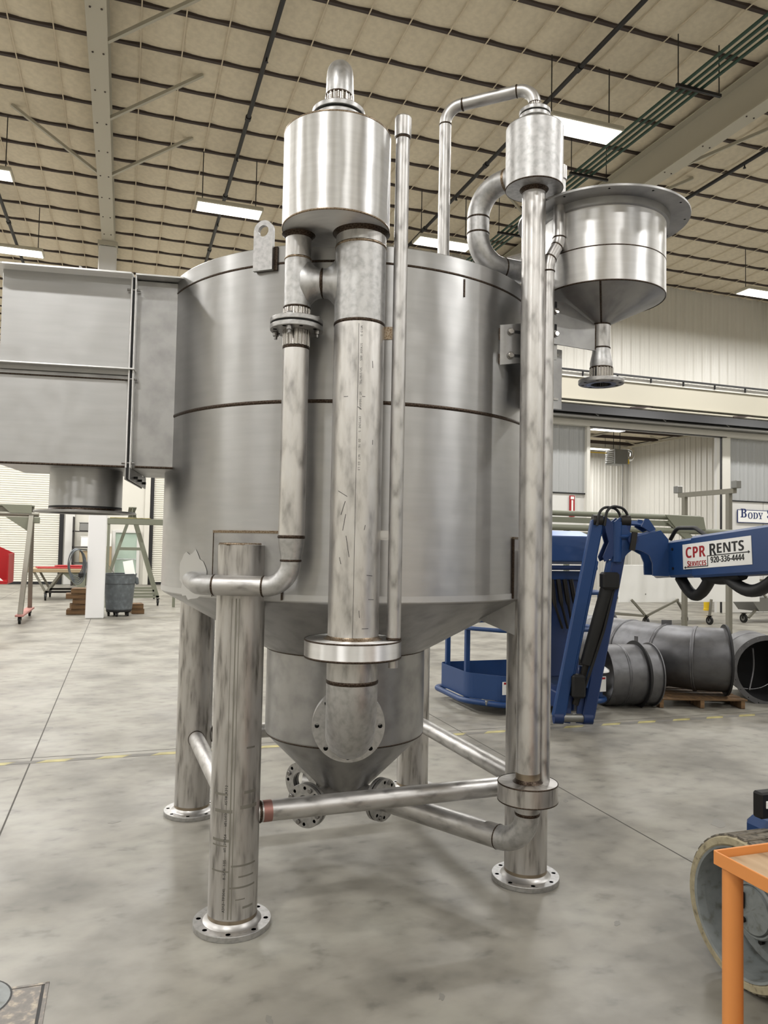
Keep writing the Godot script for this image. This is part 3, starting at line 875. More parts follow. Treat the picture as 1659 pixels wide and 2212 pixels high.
# a sheet that follows a vertical cylinder
func curved_plate(c: Vector3, r: float, a0: float, a1: float, y0: float, y1: float, th: float) -> MB:
	var b := MB.new()
	var n := 10
	for k in n:
		var p := a0 + (a1 - a0) * k / n
		var q := a0 + (a1 - a0) * (k + 1) / n
		var dp := Vector3(cos(p), 0, sin(p))
		var dq := Vector3(cos(q), 0, sin(q))
		var o := Vector3(c.x, 0, c.z)
		var u0 := p * r
		var u1 := q * r
		var i0 := b.vert(o + dp * (r + th) + Vector3(0, y0, 0), dp, Vector2(u0, y0))
		var i1 := b.vert(o + dp * (r + th) + Vector3(0, y1, 0), dp, Vector2(u0, y1))
		var i2 := b.vert(o + dq * (r + th) + Vector3(0, y1, 0), dq, Vector2(u1, y1))
		var i3 := b.vert(o + dq * (r + th) + Vector3(0, y0, 0), dq, Vector2(u1, y0))
		b.quad(i0, i1, i2, i3)
		b.flat4(o + dp * (r + th) + Vector3(0, y1, 0), o + dp * r + Vector3(0, y1, 0), o + dq * r + Vector3(0, y1, 0), o + dq * (r + th) + Vector3(0, y1, 0))
		b.flat4(o + dp * r + Vector3(0, y0, 0), o + dp * (r + th) + Vector3(0, y0, 0), o + dq * (r + th) + Vector3(0, y0, 0), o + dq * r + Vector3(0, y0, 0))
	for e in [[a0, -1], [a1, 1]]:
		var d := Vector3(cos(e[0]), 0, sin(e[0]))
		var o := Vector3(c.x, 0, c.z)
		var f := [o + d * r + Vector3(0, y0, 0), o + d * (r + th) + Vector3(0, y0, 0), o + d * (r + th) + Vector3(0, y1, 0), o + d * r + Vector3(0, y1, 0)]
		b.flat4(f[0], f[1], f[2], f[3])
	return b

func hex_bolt(r: float, head: float, shank_r: float, shank: float) -> ArrayMesh:
	var b := MB.new()
	b.lathe([Vector2(shank_r, -shank), Vector2(shank_r, 0)], 12)
	b.lathe([Vector2(0.0001, -shank), Vector2(shank_r, -shank)], 12)
	b.lathe([Vector2(shank_r, 0), Vector2(r, 0), Vector2(r, head * 0.85), Vector2(r * 0.86, head), Vector2(0.0001, head)], 6)
	return b.mesh()

# ribbed neck of a weld-neck fitting
func neck(r: float, y0: float, y1: float, c: Vector3) -> MB:
	var b := MB.new()
	b.lathe([Vector2(r * 0.985, y0), Vector2(r * 0.985, y1)], 40, at_xz(c))
	for k in 20:
		var a := TAU * k / 20.0
		var p := Vector3(c.x + cos(a) * r * 0.985, 0, c.z + sin(a) * r * 0.985)
		b.tube([p + Vector3(0, y0 + 0.002, 0), p + Vector3(0, y1 - 0.002, 0)], 0.0032 + 0.001 * (k % 3), 6)
	return b

func process_tank() -> void:
	var tank := thing("process_tank", T, "large stainless steel process tank on four pipe legs with vertical pipework", "tank")
	var put := func(called: String, b, mat: Material) -> MeshInstance3D:
		return part(called, b, mat, tank, -T)
	# --- vessel ---
	var sh: MeshInstance3D = put.call("shell", MB.new().lathe([Vector2(TR - 0.004, 1.445), Vector2(TR, 1.452), Vector2(TR, 2.352)], 128, at_xz(T)), M.sheet)
	part("girth_weld", bead(TR, 2.355, T, 0.010, 0.0035, 128), M.weld, sh)
	part("ground_edge", MB.new().lathe([Vector2(TR - 0.003, 1.444), Vector2(TR + 0.0012, 1.450), Vector2(TR + 0.0012, 1.478)], 128, at_xz(T)), M.ground_weld, sh)
	var sh2: MeshInstance3D = put.call("upper_shell", MB.new().lathe([Vector2(TR, 2.358), Vector2(TR, 3.0)], 128, at_xz(T)), M.sheet)
	part("rim_weld", bead(TR, 3.0, T, 0.007, 0.003, 128), M.weld, sh2)
	put.call("top_rim", MB.new().lathe([Vector2(TR + 0.001, 3.004), Vector2(TR + 0.001, 3.078), Vector2(TR - 0.002, 3.082), Vector2(TR - 0.012, 3.082)], 128, at_xz(T)), M.sheet)
	put.call("lid", MB.new().lathe([Vector2(TR - 0.012, 3.080), Vector2(0.0001, 3.080)], 96, at_xz(T)), M.sheet_dull)
	put.call("cone", MB.new().lathe([Vector2(0.455, 1.119), Vector2(0.48, 1.130), Vector2(TR - 0.012, 1.437), Vector2(TR - 0.004, 1.445)], 128, at_xz(T)), M.sheet_dull)
	var sump: MeshInstance3D = put.call("sump_shell", MB.new().lathe([Vector2(0.448, 0.640), Vector2(0.455, 0.655), Vector2(0.455, 1.119)], 96, at_xz(T)), M.sheet_dull)
	part("sump_weld", bead(0.455, 1.119, T, 0.006, 0.0025, 96), M.weld, sump)
	part("sump_weld", bead(0.452, 0.646, T, 0.004, 0.0015, 96), M.weld, sump)
	put.call("sump_cone", MB.new().lathe([Vector2(0.0001, 0.245), Vector2(0.06, 0.25), Vector2(0.449, 0.640)], 96, at_xz(T)), M.sheet_dull)
	# vertical seam of the upper shell and a tack at the rim
	var tack := cylp(1.499, -3.315)
	part("seam_weld", MB.new().tube([tack + Vector3(0, 2.985, 0), tack + Vector3(0, 2.90, 0)], 0.005, 8), M.weld, sh2)
	# polished patch round the small side nozzle
	var rng := RandomNumberGenerator.new()
	rng.seed = 7
	var pc := atan2(-3.84 - T.z, 0.335 - T.x)
	var pb := MB.new()
	var ring := []
	for k in 29:
		var a := TAU * k / 28.0
		var rr: float = (0.10 + 0.035 * rng.randf()) if k < 28 else 0.0
		if k == 28: rr = ring[0]
		ring.append(rr)
	for k in 28:
		for j in 4:
			var q := []
			for e in [[k, j], [k, j + 1], [k + 1, j + 1], [k + 1, j]]:
				var a: float = TAU * e[0] / 28.0
				var ro: float = ring[e[0]] * e[1] / 4.0
				var ang: float = pc + cos(a) * ro / TR
				var dr := Vector3(cos(ang), 0, sin(ang))
				q.append(pb.vert(T + dr * (TR + 0.0018) + Vector3(0, 1.545 + sin(a) * ro, 0), dr, Vector2(ang * TR, sin(a) * ro)))
			pb.quad(q[0], q[3], q[2], q[1])
	part("polished_patch", pb, M.ground_weld, sh)

	# --- legs ---
	var legs := [Vector3(0.516, 0, -3.537), Vector3(2.025, 0, -3.589), Vector3(0.4645, 0, -5.0465), Vector3(1.973, 0, -5.0986)]
	var lf := MB.new().flange(0.1715, 0.112, 0.027, 8, 0.149, 0.0112, Transform3D(), 0.25).mesh()
	for i in 4:
		var p: Vector3 = legs[i]
		var top := 1.70 if i != 1 else 1.70
		var lg: MeshInstance3D = put.call("leg", MB.new().lathe([Vector2(0.1095, 0.012), Vector2(0.1095, top - 0.004), Vector2(0.105, top), Vector2(0.0001, top)], 48, at_xz(p)), M.leg_pipe)
		part("base_flange", lf, M.flange_steel, lg, p)
		part("flange_weld", MB.new().lathe([Vector2(0.131, 0.0265), Vector2(0.118, 0.033), Vector2(0.109, 0.046)], 48, at_xz(p), true), M.fillet, lg)
		part("heat_band", MB.new().lathe([Vector2(0.1099, 0.046), Vector2(0.1099, 0.062)], 48, at_xz(p)), M.heat_tint, lg)
		var a := atan2(p.z - T.z, p.x - T.x)
		var pad: MeshInstance3D = put.call("leg_pad", curved_plate(T, TR, a - 0.185, a + 0.175, 1.452, 1.755, 0.010), M.sheet_dull)
		part("pad_weld", curved_plate(T, TR, a - 0.19, a + 0.18, 1.752, 1.764, 0.012), M.weld_bright, pad)
		part("pad_weld", curved_plate(T, TR, a - 0.190, a - 0.183, 1.452, 1.755, 0.010), M.weld, pad)
		part("pad_weld", curved_plate(T, TR, a + 0.173, a + 0.180, 1.452, 1.755, 0.010), M.weld, pad)
		var dirp := Vector3(cos(a), 0, sin(a))
		var tg := Vector3(-dirp.z, 0, dirp.x)
		part("cap_weld", MB.new().tube([p + tg * 0.10 + Vector3(0, top, 0) + dirp * 0.0, p + tg * 0.06 + dirp * 0.085 + Vector3(0, top, 0), p + dirp * 0.108 + Vector3(0, top, 0), p - tg * 0.06 + dirp * 0.085 + Vector3(0, top, 0), p - tg * 0.10 + Vector3(0, top, 0)], 0.007, 8), M.weld_bright, lg)
		for s: float in [-1.0, 1.0]:
			part("side_weld", MB.new().tube([p + tg * 0.1 * s - dirp * 0.05 + Vector3(0, top, 0), p + tg * 0.1 * s - dirp * 0.05 + Vector3(0, 1.45, 0)], 0.006, 6), M.weld, lg)
		if i == 0:
			# mill stencil, seam and scuffs on the front leg
			var cf := Vector3(-p.x, 0, -p.z).normalized()
			var sb := cf.rotated(Vector3.UP, -0.28)
			var lb := Basis(Vector3(0, 1, 0), sb.cross(Vector3(0, 1, 0)), sb)
			var ly := 0.10
			for t in ["A312-TP304L", "8-SCH 10S", "HT 71364", "WELDED", "ASTM A312"]:
				var tm := letters(t, 0.016, "Droid Sans Mono")
				tm.depth = 0.0006
				part("stencil", tm, M.ink, lg, p + sb * 0.1094 + Vector3(0, ly, 0), lb)
				ly += tm.get_aabb().size.x + 0.035
			for e in [[-0.18, 0.006], [-0.05, 0.004], [-0.36, 0.003]]:
				var sf := cf.rotated(Vector3.UP, e[0])
				part("seam_mark", MB.new().bar(p + sf * 0.1094 + Vector3(0, 0.07, 0), p + sf * 0.1094 + Vector3(0, 1.46, 0), e[1], 0.0008, sf), M.scuff, lg)
			var ca := atan2(cf.z, cf.x)
			for e in [[0.605, -0.9, -0.35, 0.012], [0.54, -1.0, -0.2, 0.016], [0.525, 0.1, 0.9, 0.014], [0.60, 0.3, 0.95, 0.010], [0.293, -1.0, 0.1, 0.008], [0.246, -0.9, -0.2, 0.007], [0.20, -1.0, 0.2, 0.008], [0.40, 0.2, 1.0, 0.012], [0.38, 0.3, 1.0, 0.006], [0.15, -0.5, -0.1, 0.005], [0.27, 0.2, 1.0, 0.007], [0.80, -0.8, -0.4, 0.008], [0.11, -0.9, -0.4, 0.01]]:
				part("scuff_mark", curved_plate(p, 0.1095, ca + e[1], ca + e[2], e[0], (e[0] as float) + (e[3] as float), 0.0004), M.scuff, lg)
		# gusset from the leg to the cone
		var gx := Transform3D(Basis(-dirp, Vector3.UP, -dirp.cross(Vector3.UP)), p + tg * 0.1 - dirp * 0.02)
		put.call("gusset", MB.new().prism(PackedVector2Array([Vector2(0, 1.25), Vector2(0, 1.45), Vector2(0.07, 1.44), Vector2(0.24, 1.335)]), 0.010, gx), M.sheet_dull)
	for e in [[0, 1], [0, 2], [1, 3], [2, 3]]:
		var a: Vector3 = legs[e[0]] + Vector3(0, 0.485, 0)
		var b: Vector3 = legs[e[1]] + Vector3(0, 0.485, 0)
		var d := (b - a).normalized()
		var br: MeshInstance3D = put.call("brace", MB.new().tube([a + d * 0.10, b - d * 0.10], 0.0472, 28, false), M.pipe)
		part("brace_weld", bead_at(0.0472, a + d * 0.112, d, 0.008, 0.004), M.weld, br)
		part("brace_weld", bead_at(0.0472, b - d * 0.112, d, 0.008, 0.004), M.weld, br)
		if e[1] == 1:
			part("red_mark", MB.new().tube([a + d * 0.125, a + d * 0.165], 0.0478, 28, false), M.red_mark, br)

	# --- large downcomer pipe ---
	var P := Vector3(0.942, 0, -3.165)
	var to_t := Vector3(T.x - P.x, 0, T.z - P.z).normalized()
	var dc: MeshInstance3D = put.call("downcomer_pipe", pipe_v(0.1095, 1.30, 2.66, P, 56), M.pipe_light)
	part("pipe_weld", bead(0.1095, 2.66, P, 0.009, 0.003, 48), M.weld, dc)
	part("pipe_weld", MB.new().lathe([Vector2(0.128, 1.306), Vector2(0.116, 1.311), Vector2(0.109, 1.322)], 48, at_xz(P), true), M.weld_bright, dc)
	# mill stencil along the pipe, one line of lettering down its front
	var face := Vector3(-P.x, 0, -P.z).normalized().rotated(Vector3.UP, 0.02)
	var tb := Basis(Vector3(0, -1, 0), face.cross(Vector3(0, -1, 0)), face)
	var ty := 2.63
	for s in ["WELD B", "SCHUDE 40S", "SP/316/16L", "HT-1904V50", "ERTSONE 5", "OD 16", "NCT E0 L0"]:
		var tm := letters(s, 0.0125, "Droid Sans Mono")
		tm.depth = 0.0006
		part("stencil", tm, M.ink, dc, P + face * 0.1093 + Vector3(0, ty, 0), tb)
		ty -= tm.get_aabb().size.x + 0.03
	part("seam_line", MB.new().bar(P + face * 0.1094 + Vector3(0, 2.64, 0) - tb.y * 0.004, P + face * 0.1094 + Vector3(0, 1.32, 0) - tb.y * 0.004, 0.0016, 0.0012), M.ink, dc)
	# pen marks left by the fitters
	for e in [[-0.55, 1.92, 0.5, 0.05], [-0.52, 1.86, 1.9, 0.06], [-0.46, 1.80, 1.75, 0.07], [0.35, 1.78, 1.8, 0.022], [0.6, 1.58, 0.1, 0.03], [-0.30, 1.70, 1.4, 0.09], [0.2, 1.42, 1.5, 0.03], [0.45, 1.36, 0.0, 0.03], [-0.5, 2.33, 0.0, 0.02], [0.2, 2.33, 0.0, 0.014], [0.62, 2.14, 1.6, 0.02], [-0.6, 1.64, 1.3, 0.03], [0.55, 2.47, 1.5, 0.03], [0.05, 2.28, 0.6, 0.02], [0.7, 1.48, 0.05, 0.03]]:
		var f := face.rotated(Vector3.UP, e[0])
		var side := f.cross(Vector3.UP)
		var dd := side * cos(e[2]) + Vector3.UP * sin(e[2])
		var c := P + f * 0.1096 + Vector3(0, e[1], 0)
		part("pen_mark", MB.new().bar(c - dd * e[3] * 0.5, c + dd * e[3] * 0.5, 0.002, 0.001, f), M.ink, dc)
	var tee: MeshInstance3D = put.call("tee_fitting", pipe_v(0.1105, 2.662, 2.995, P, 56), M.fitting)
	part("pipe_weld", bead(0.1105, 3.0, P, 0.007, 0.003, 48), M.weld_bright, tee)
	put.call("upper_spool", pipe_v(0.1095, 3.0, 3.07, P, 56), M.pipe)
	# --- collar box, lower spool, elbow and flange on the sump ---
	var col: MeshInstance3D = put.call("collar", MB.new().lathe([Vector2(0.1, 1.231), Vector2(0.204, 1.231), Vector2(0.207, 1.234), Vector2(0.207, 1.304), Vector2(0.204, 1.307), Vector2(0.1, 1.307)], 64, at_xz(P)), M.sheet_bright)
	part("collar_weld", bead(0.2065, 1.304, P, 0.004, 0.002, 64), M.weld, col)
	part("collar_weld", bead(0.2065, 1.234, P, 0.005, 0.003, 64), M.weld, col)
	part("drain_stub", pipe_v(0.021, 1.19, 1.24, Vector3(1.10, 0, -3.09), 16), M.pipe, col)
	var el: MeshInstance3D = put.call("lower_spool", pipe_v(0.1095, 1.126, 1.235, P, 48), M.pipe)
	part("pipe_weld", bead(0.1095, 1.128, P, 0.010, 0.003, 48), M.weld, el)
	var epath := bend([P + Vector3(0, 1.126, 0), P + Vector3(0, 0.845, 0), P + to_t * 0.36 + Vector3(0, 0.845, 0)], 0.279, 16)
	put.call("elbow", MB.new().tube(epath, 0.1098, 48, false), M.fitting)
	var nz: MeshInstance3D = put.call("sump_nozzle", MB.new().tube([P + to_t * 0.36 + Vector3(0, 0.845, 0), P + to_t * 0.78 + Vector3(0, 0.845, 0)], 0.1095, 40, false), M.pipe)
	var f8 := MB.new().flange(0.1715, 0.111, 0.024, 8, 0.149, 0.0112, Transform3D(), 0.0).mesh()
	for k in 2:
		part("flange", f8, M.flange_steel, nz, P + to_t * (0.36 + 0.03 * k) + Vector3(0, 0.855, 0), along(to_t))
	part("gasket", MB.new().lathe([Vector2(0.135, 0), Vector2(0.135, 0.006)], 32, Transform3D(along(to_t), P + to_t * 0.384 + Vector3(0, 0.855, 0))), M.gasket, nz)

	# --- smaller pipe with bolted flange, tee branch, reducer and side nozzle ---
	var Q := Vector3(0.687, 0, -3.273)
	var sp: MeshInstance3D = put.call("overflow_pipe", pipe_v(0.0572, 1.736, 2.562, Q, 40), M.pipe_light)
	part("pipe_weld", bead(0.0572, 1.736, Q, 0.008, 0.003), M.weld, sp)
	part("pipe_weld", bead(0.0572, 2.560, Q, 0.008, 0.002), M.weld, sp)
	put.call("upper_spool", pipe_v(0.0572, 2.955, 3.07, Q, 40), M.pipe)
	var t4: MeshInstance3D = put.call("tee_fitting", pipe_v(0.0582, 2.738, 2.952, Q, 40), M.fitting)
	part("pipe_weld", bead(0.0580, 2.953, Q, 0.006, 0.003), M.weld_bright, t4)
	part("pipe_weld", bead(0.0580, 2.737, Q, 0.005, 0.003), M.weld, t4)
	# the branch flares up and down into both pipes
	var dq := (P - Q).normalized()
	var gap := P.distance_to(Q)
	var fb := MB.new()
	var stations := [[0.02, 0.108], [0.048, 0.104], [0.060, 0.092], [0.075, 0.076], [0.092, 0.066], [0.112, 0.063], [0.13, 0.066], [0.146, 0.077], [0.160, 0.094], [0.172, 0.112], [0.2, 0.118]]
	var sd := Vector3.UP.cross(dq)
	for i in stations.size():
		for j in 33:
			var a := TAU * j / 32.0
			var rs: float = 0.0565
			var p: Vector3 = Q + dq * stations[i][0] + Vector3(0, 2.848, 0) + Vector3.UP * sin(a) * stations[i][1] + sd * cos(a) * rs
			var slope := 0.0
			if i > 0 and i < stations.size() - 1: slope = (stations[i + 1][1] - stations[i - 1][1]) / (stations[i + 1][0] - stations[i - 1][0])
			fb.vert(p, (Vector3.UP * sin(a) + sd * cos(a) - dq * slope * absf(sin(a))).normalized(), Vector2(TAU * j / 32.0 * 0.06, stations[i][0]))
	for i in stations.size() - 1:
		for j in 32:
			var a := i * 33 + j
			fb.quad(a, a + 1, a + 34, a + 33)
	var brn: MeshInstance3D = put.call("tee_branch", fb, M.fitting)
	part("pipe_weld", MB.new().lathe([Vector2(0.058, -0.007), Vector2(0.067, 0), Vector2(0.058, 0.007)], 28, Transform3D(along(dq), Q + dq * 0.112 + Vector3(0, 2.848, 0)), true), M.weld, brn)
	# necks, flange pair, bolts
	var fl: MeshInstance3D = put.call("pipe_flange", MB.new().flange(0.1145, 0.058, 0.020, 8, 0.095, 0.0095, Transform3D(Basis(), Q + Vector3(0, 2.665, 0))), M.flange_steel)
	part("neck", neck(0.0572, 2.682, 2.734, Q), M.machined, fl)
	part("gasket", MB.new().lathe([Vector2(0.109, 2.656), Vector2(0.109, 2.666)], 40, at_xz(Q)), M.gasket, fl)
	var fl2: MeshInstance3D = put.call("pipe_flange", MB.new().flange(0.1145, 0.058, 0.020, 8, 0.095, 0.0095, Transform3D(Basis(), Q + Vector3(0, 2.636, 0))), M.flange_steel)
	part("neck", neck(0.0572, 2.566, 2.637, Q), M.machined, fl2)
	var bm := hex_bolt(0.014, 0.011, 0.0075, 0.082)
	for a in [0.55, 2.1, 3.67, 5.25]:
		var p := Q + Vector3(cos(a), 0, sin(a)) * 0.095
		part("bolt", bm, M.bolt_steel, fl, p + Vector3(0, 2.686, 0))
		part("nut", MB.new().lathe([Vector2(0.0001, 2.618), Vector2(0.014, 2.618), Vector2(0.014, 2.634)], 6, at_xz(p)), M.bolt_steel, fl2)
	# reducer and elbow run to the side nozzle on the shell
	var turn_at := Vector3(0.318, 1.520, -3.452)
	var run_d := Vector3(turn_at.x - Q.x, 0, turn_at.z - Q.z).normalized()
	put.call("reducer", MB.new().lathe([Vector2(0.0445, 1.632), Vector2(0.046, 1.655), Vector2(0.0545, 1.70), Vector2(0.0572, 1.733)], 36, at_xz(Q), true), M.fitting)
	var rp: MeshInstance3D = put.call("side_run", MB.new().tube(bend([Q + Vector3(0, 1.632, 0), Q + Vector3(0, 1.520, 0), Q + run_d * 0.115 + Vector3(0, 1.520, 0)], 0.112, 12), 0.0445, 32, false), M.fitting)
	part("pipe_weld", bead(0.0445, 1.634, Q, 0.006, 0.003), M.weld, rp)
	part("pipe_weld", bead_at(0.0445, Q + run_d * 0.118 + Vector3(0, 1.520, 0), run_d), M.weld, rp)
	part("straight_pipe", MB.new().tube([Q + run_d * 0.115 + Vector3(0, 1.520, 0), turn_at - run_d * 0.075], 0.0445, 32, false), M.pipe, rp)
	part("pipe_weld", bead_at(0.0445, turn_at - run_d * 0.07, run_d), M.weld, rp)
	part("end_elbow", MB.new().tube(bend([turn_at - run_d * 0.075, turn_at, Vector3(0.325, 1.520, -3.95)], 0.08, 10), 0.0445, 32, false), M.fitting, rp)

	# --- thin vent pipe beside the downcomer ---
	var V := Vector3(1.10, 0, -3.09)
	var vp: MeshInstance3D = put.call("vent_pipe", pipe_v(0.0302, 1.31, 3.56, V, 28), M.pipe)
	part("coupling", MB.new().lathe([Vector2(0.030, 3.49), Vector2(0.0365, 3.492), Vector2(0.0365, 3.575), Vector2(0.034, 3.580), Vector2(0.027, 3.580), Vector2(0.027, 3.54)], 28, at_xz(V)), M.pipe, vp)
	part("pipe_weld", bead(0.0302, 3.487, V, 0.006, 0.003, 24), M.weld, vp)
	part("pipe_weld", bead(0.0302, 1.313, V, 0.006, 0.003, 24), M.weld, vp)
	put.call("pipe_tab", MB.new().bar(P + (V - P).normalized() * 0.10 + Vector3(0, 2.625, 0), V + Vector3(0, 2.625, 0), 0.010, 0.055), M.weld_bright)
	put.call("pipe_tab", MB.new().bar(P + (V - P).normalized() * 0.10 + Vector3(0, 1.75, 0), V + Vector3(0, 1.75, 0), 0.010, 0.04), M.pipe)

	# --- large drum on top of the two pipes ---
	var DL := Vector3(0.831, 0, -3.181)
	var dr: MeshInstance3D = put.call("drum", MB.new().lathe([Vector2(0.0001, 3.064), Vector2(0.229, 3.064), Vector2(0.233, 3.068), Vector2(0.233, 3.473), Vector2(0.229, 3.477), Vector2(0.0001, 3.477)], 96, at_xz(DL)), M.sheet_bright)
	part("rim_weld", bead(0.2325, 3.474, DL, 0.005, 0.002, 96), M.weld_bright, dr)
	part("rim_weld", bead(0.2325, 3.067, DL, 0.005, 0.002, 96), M.weld_bright, dr)
	part("pipe_weld", MB.new().lathe([Vector2(0.109, 3.045), Vector2(0.118, 3.058), Vector2(0.126, 3.0645)], 40, at_xz(P), true), M.weld, dr)
	part("pipe_weld", MB.new().lathe([Vector2(0.057, 3.045), Vector2(0.066, 3.058), Vector2(0.074, 3.0645)], 40, at_xz(Q), true), M.weld, dr)
	var df: MeshInstance3D = put.call("drum_flange", MB.new().flange(0.1145, 0.05, 0.022, 8, 0.095, 0.0095, Transform3D(Basis(), DL + Vector3(0, 3.575, 0))), M.flange_steel)
	part("gasket", MB.new().lathe([Vector2(0.104, 3.560), Vector2(0.104, 3.576)], 36, at_xz(DL)), M.gasket, df)
	part("lower_flange", MB.new().flange(0.1145, 0.05, 0.022, 8, 0.095, 0.0095, Transform3D(Basis(), DL + Vector3(0, 3.540, 0))), M.flange_steel, df)
	part("hub", pipe_v(0.07, 3.475, 3.545, DL, 32), M.flange_steel, df)
	part("neck", neck(0.0572, 3.596, 3.668, DL), M.machined, df)
	part("pipe_weld", bead(0.0572, 3.668, DL, 0.006, 0.003), M.weld, df)
	var away := Vector3(0.30, 0, -0.954)
	var te: MeshInstance3D = put.call("top_elbow", MB.new().tube(bend([DL + Vector3(0, 3.668, 0), DL + Vector3(0, 3.84, 0), DL + away * 0.55 + Vector3(0, 3.84, 0), DL + away * 0.55 + Vector3(0, 3.07, 0)], 0.152, 12), 0.0572, 36, false), M.fitting)

	# --- tall pipe at the right with its drum ---
	var R := Vector3(1.857, 0, -3.278)
	var tp: MeshInstance3D = put.call("riser_pipe", pipe_v(0.0572, 0.59, 3.475, R, 40), M.pipe_light)
	part("pipe_weld", MB.new().lathe([Vector2(0.074, 0.597), Vector2(0.066, 0.603), Vector2(0.057, 0.616)], 32, at_xz(R), true), M.weld, tp)
	part("heat_band", MB.new().lathe([Vector2(0.0575, 0.615), Vector2(0.0575, 0.645)], 32, at_xz(R)), M.heat_tint, tp)
	var d2: MeshInstance3D = put.call("small_drum", MB.new().lathe([Vector2(0.0001, 3.469), Vector2(0.137, 3.469), Vector2(0.140, 3.472), Vector2(0.140, 3.770), Vector2(0.136, 3.777), Vector2(0.0001, 3.777)], 64, at_xz(R)), M.fitting)
	part("rim_weld", bead(0.1395, 3.472, R, 0.004, 0.002, 64), M.weld, d2)
	part("pipe_weld", MB.new().lathe([Vector2(0.057, 3.450), Vector2(0.065, 3.463), Vector2(0.072, 3.470)], 32, at_xz(R), true), M.weld, d2)
	part("flange", MB.new().flange(0.076, 0.03, 0.020, 4, 0.06, 0.008, Transform3D(Basis(), R + Vector3(0, 3.845, 0))), M.flange_steel, d2)
	part("lower_flange", MB.new().flange(0.076, 0.03, 0.020, 4, 0.06, 0.008, Transform3D(Basis(), R + Vector3(0, 3.818, 0))), M.flange_steel, d2)
	part("gasket", MB.new().lathe([Vector2(0.07, 3.837), Vector2(0.07, 3.846)], 32, at_xz(R)), M.gasket, d2)
	part("hub", pipe_v(0.045, 3.775, 3.82, R, 24), M.flange_steel, d2)
	part("neck", neck(0.0302, 3.864, 3.905, R), M.machined, d2)
	var lid_at := Vector3(1.497, 0, -3.558)
	var bp: MeshInstance3D = put.call("return_line", MB.new().tube(bend([R + Vector3(0, 3.90, 0), R + Vector3(0, 3.990, 0), lid_at + Vector3(0, 3.960, 0), lid_at + Vector3(0, 3.07, 0)], 0.085, 10), 0.0302, 28, false), M.pipe)
	var ld := (lid_at - R).normalized()
	part("pipe_weld", bead(0.0302, 3.905, R, 0.005, 0.003, 24), M.weld, bp)
	part("pipe_weld", bead_at(0.0302, R + ld * 0.09 + Vector3(0, 3.985, 0), ld), M.weld, bp)
	part("pipe_weld", bead_at(0.0302, lid_at - ld * 0.09 + Vector3(0, 3.965, 0), ld), M.weld, bp)
	part("pipe_weld", bead(0.0302, 3.873, lid_at, 0.005, 0.003, 24), M.weld, bp)
	# bent transfer pipe from the small drum towards the hopper
	var U := Vector3(1.685, 0, -3.547)
	var u_out := Vector3(2.21, 3.17, -3.60)
	var up: MeshInstance3D = put.call("transfer_pipe", MB.new().tube(bend([R + Vector3(0, 3.56, 0), U + Vector3(0, 3.56, 0), U + Vector3(0, 3.17, 0), u_out], 0.150, 12), 0.0572, 36, false), M.fitting)
	var ud := (U - R).normalized()
	part("pipe_weld", bead_at(0.0572, R + ud * 0.152 + Vector3(0, 3.56, 0), ud, 0.010, 0.003), M.weld_bright, up)
	part("pipe_weld", bead(0.0572, 3.405, U, 0.006, 0.003, 28), M.weld, up)
	part("pipe_weld", bead(0.0572, 3.325, U, 0.006, 0.003, 28), M.weld, up)
	part("pipe_weld", bead_at(0.0572, U + (u_out - U - Vector3(0, 3.17, 0)).normalized() * 0.153 + Vector3(0, 3.17, 0), u_out - U - Vector3(0, 3.17, 0)), M.weld, up)
	put.call("lid_nozzle", MB.new().tube(bend([Vector3(1.76, 3.07, -4.02), Vector3(1.80, 3.24, -3.98), Vector3(2.25, 3.33, -3.55)], 0.12, 8), 0.0572, 28, false), M.fitting)
	# small pipe that runs down behind the riser
	var s1 := Vector3(2.005, 0, -3.286)
	var s2 := Vector3(1.938, 0, -3.272)
	var sv: MeshInstance3D = put.call("side_vent_pipe", MB.new().tube([s1 + Vector3(0, 3.60, 0), s1 + Vector3(0, 3.25, 0), s1.lerp(s2, 0.12) + Vector3(0, 3.215, 0), s1.lerp(s2, 0.88) + Vector3(0, 3.13, 0), s2 + Vector3(0, 3.095, 0), s2 + Vector3(0, 0.59, 0)], 0.0302, 24, false), M.pipe)
	part("coupling", MB.new().lathe([Vector2(0.030, 3.545), Vector2(0.036, 3.547), Vector2(0.036, 3.615), Vector2(0.028, 3.62), Vector2(0.026, 3.6)], 24, at_xz(s1)), M.pipe, sv)
	part("pipe_weld", bead(0.0302, 3.255, s1, 0.005, 0.003, 24), M.weld, sv)
	part("pipe_weld", bead_at(0.0302, s1.lerp(s2, 0.2) + Vector3(0, 3.206, 0), Vector3(-0.067, -0.1, 0)), M.weld, sv)
	part("pipe_weld", bead_at(0.0302, s1.lerp(s2, 0.8) + Vector3(0, 3.139, 0), Vector3(-0.067, -0.1, 0)), M.weld, sv)
	part("pipe_weld", bead(0.0302, 3.07, s2, 0.005, 0.003, 24), M.weld, sv)
	# collar at the foot of the riser, elbow and run to the sump
	var c2: MeshInstance3D = put.call("riser_collar", MB.new().lathe([Vector2(0.05, 0.514), Vector2(0.139, 0.514), Vector2(0.142, 0.517), Vector2(0.142, 0.596), Vector2(0.139, 0.599), Vector2(0.05, 0.599)], 56, at_xz(R)), M.leg_pipe)
	part("collar_weld", bead(0.1415, 0.597, R, 0.004, 0.002, 56), M.weld, c2)
	part("collar_weld", bead(0.1415, 0.516, R, 0.004, 0.002, 56), M.weld, c2)
	var rf := Vector3(1.399, 0.30, -4.098)
	var rd := Vector3(rf.x - R.x, 0, rf.z - R.z).normalized()
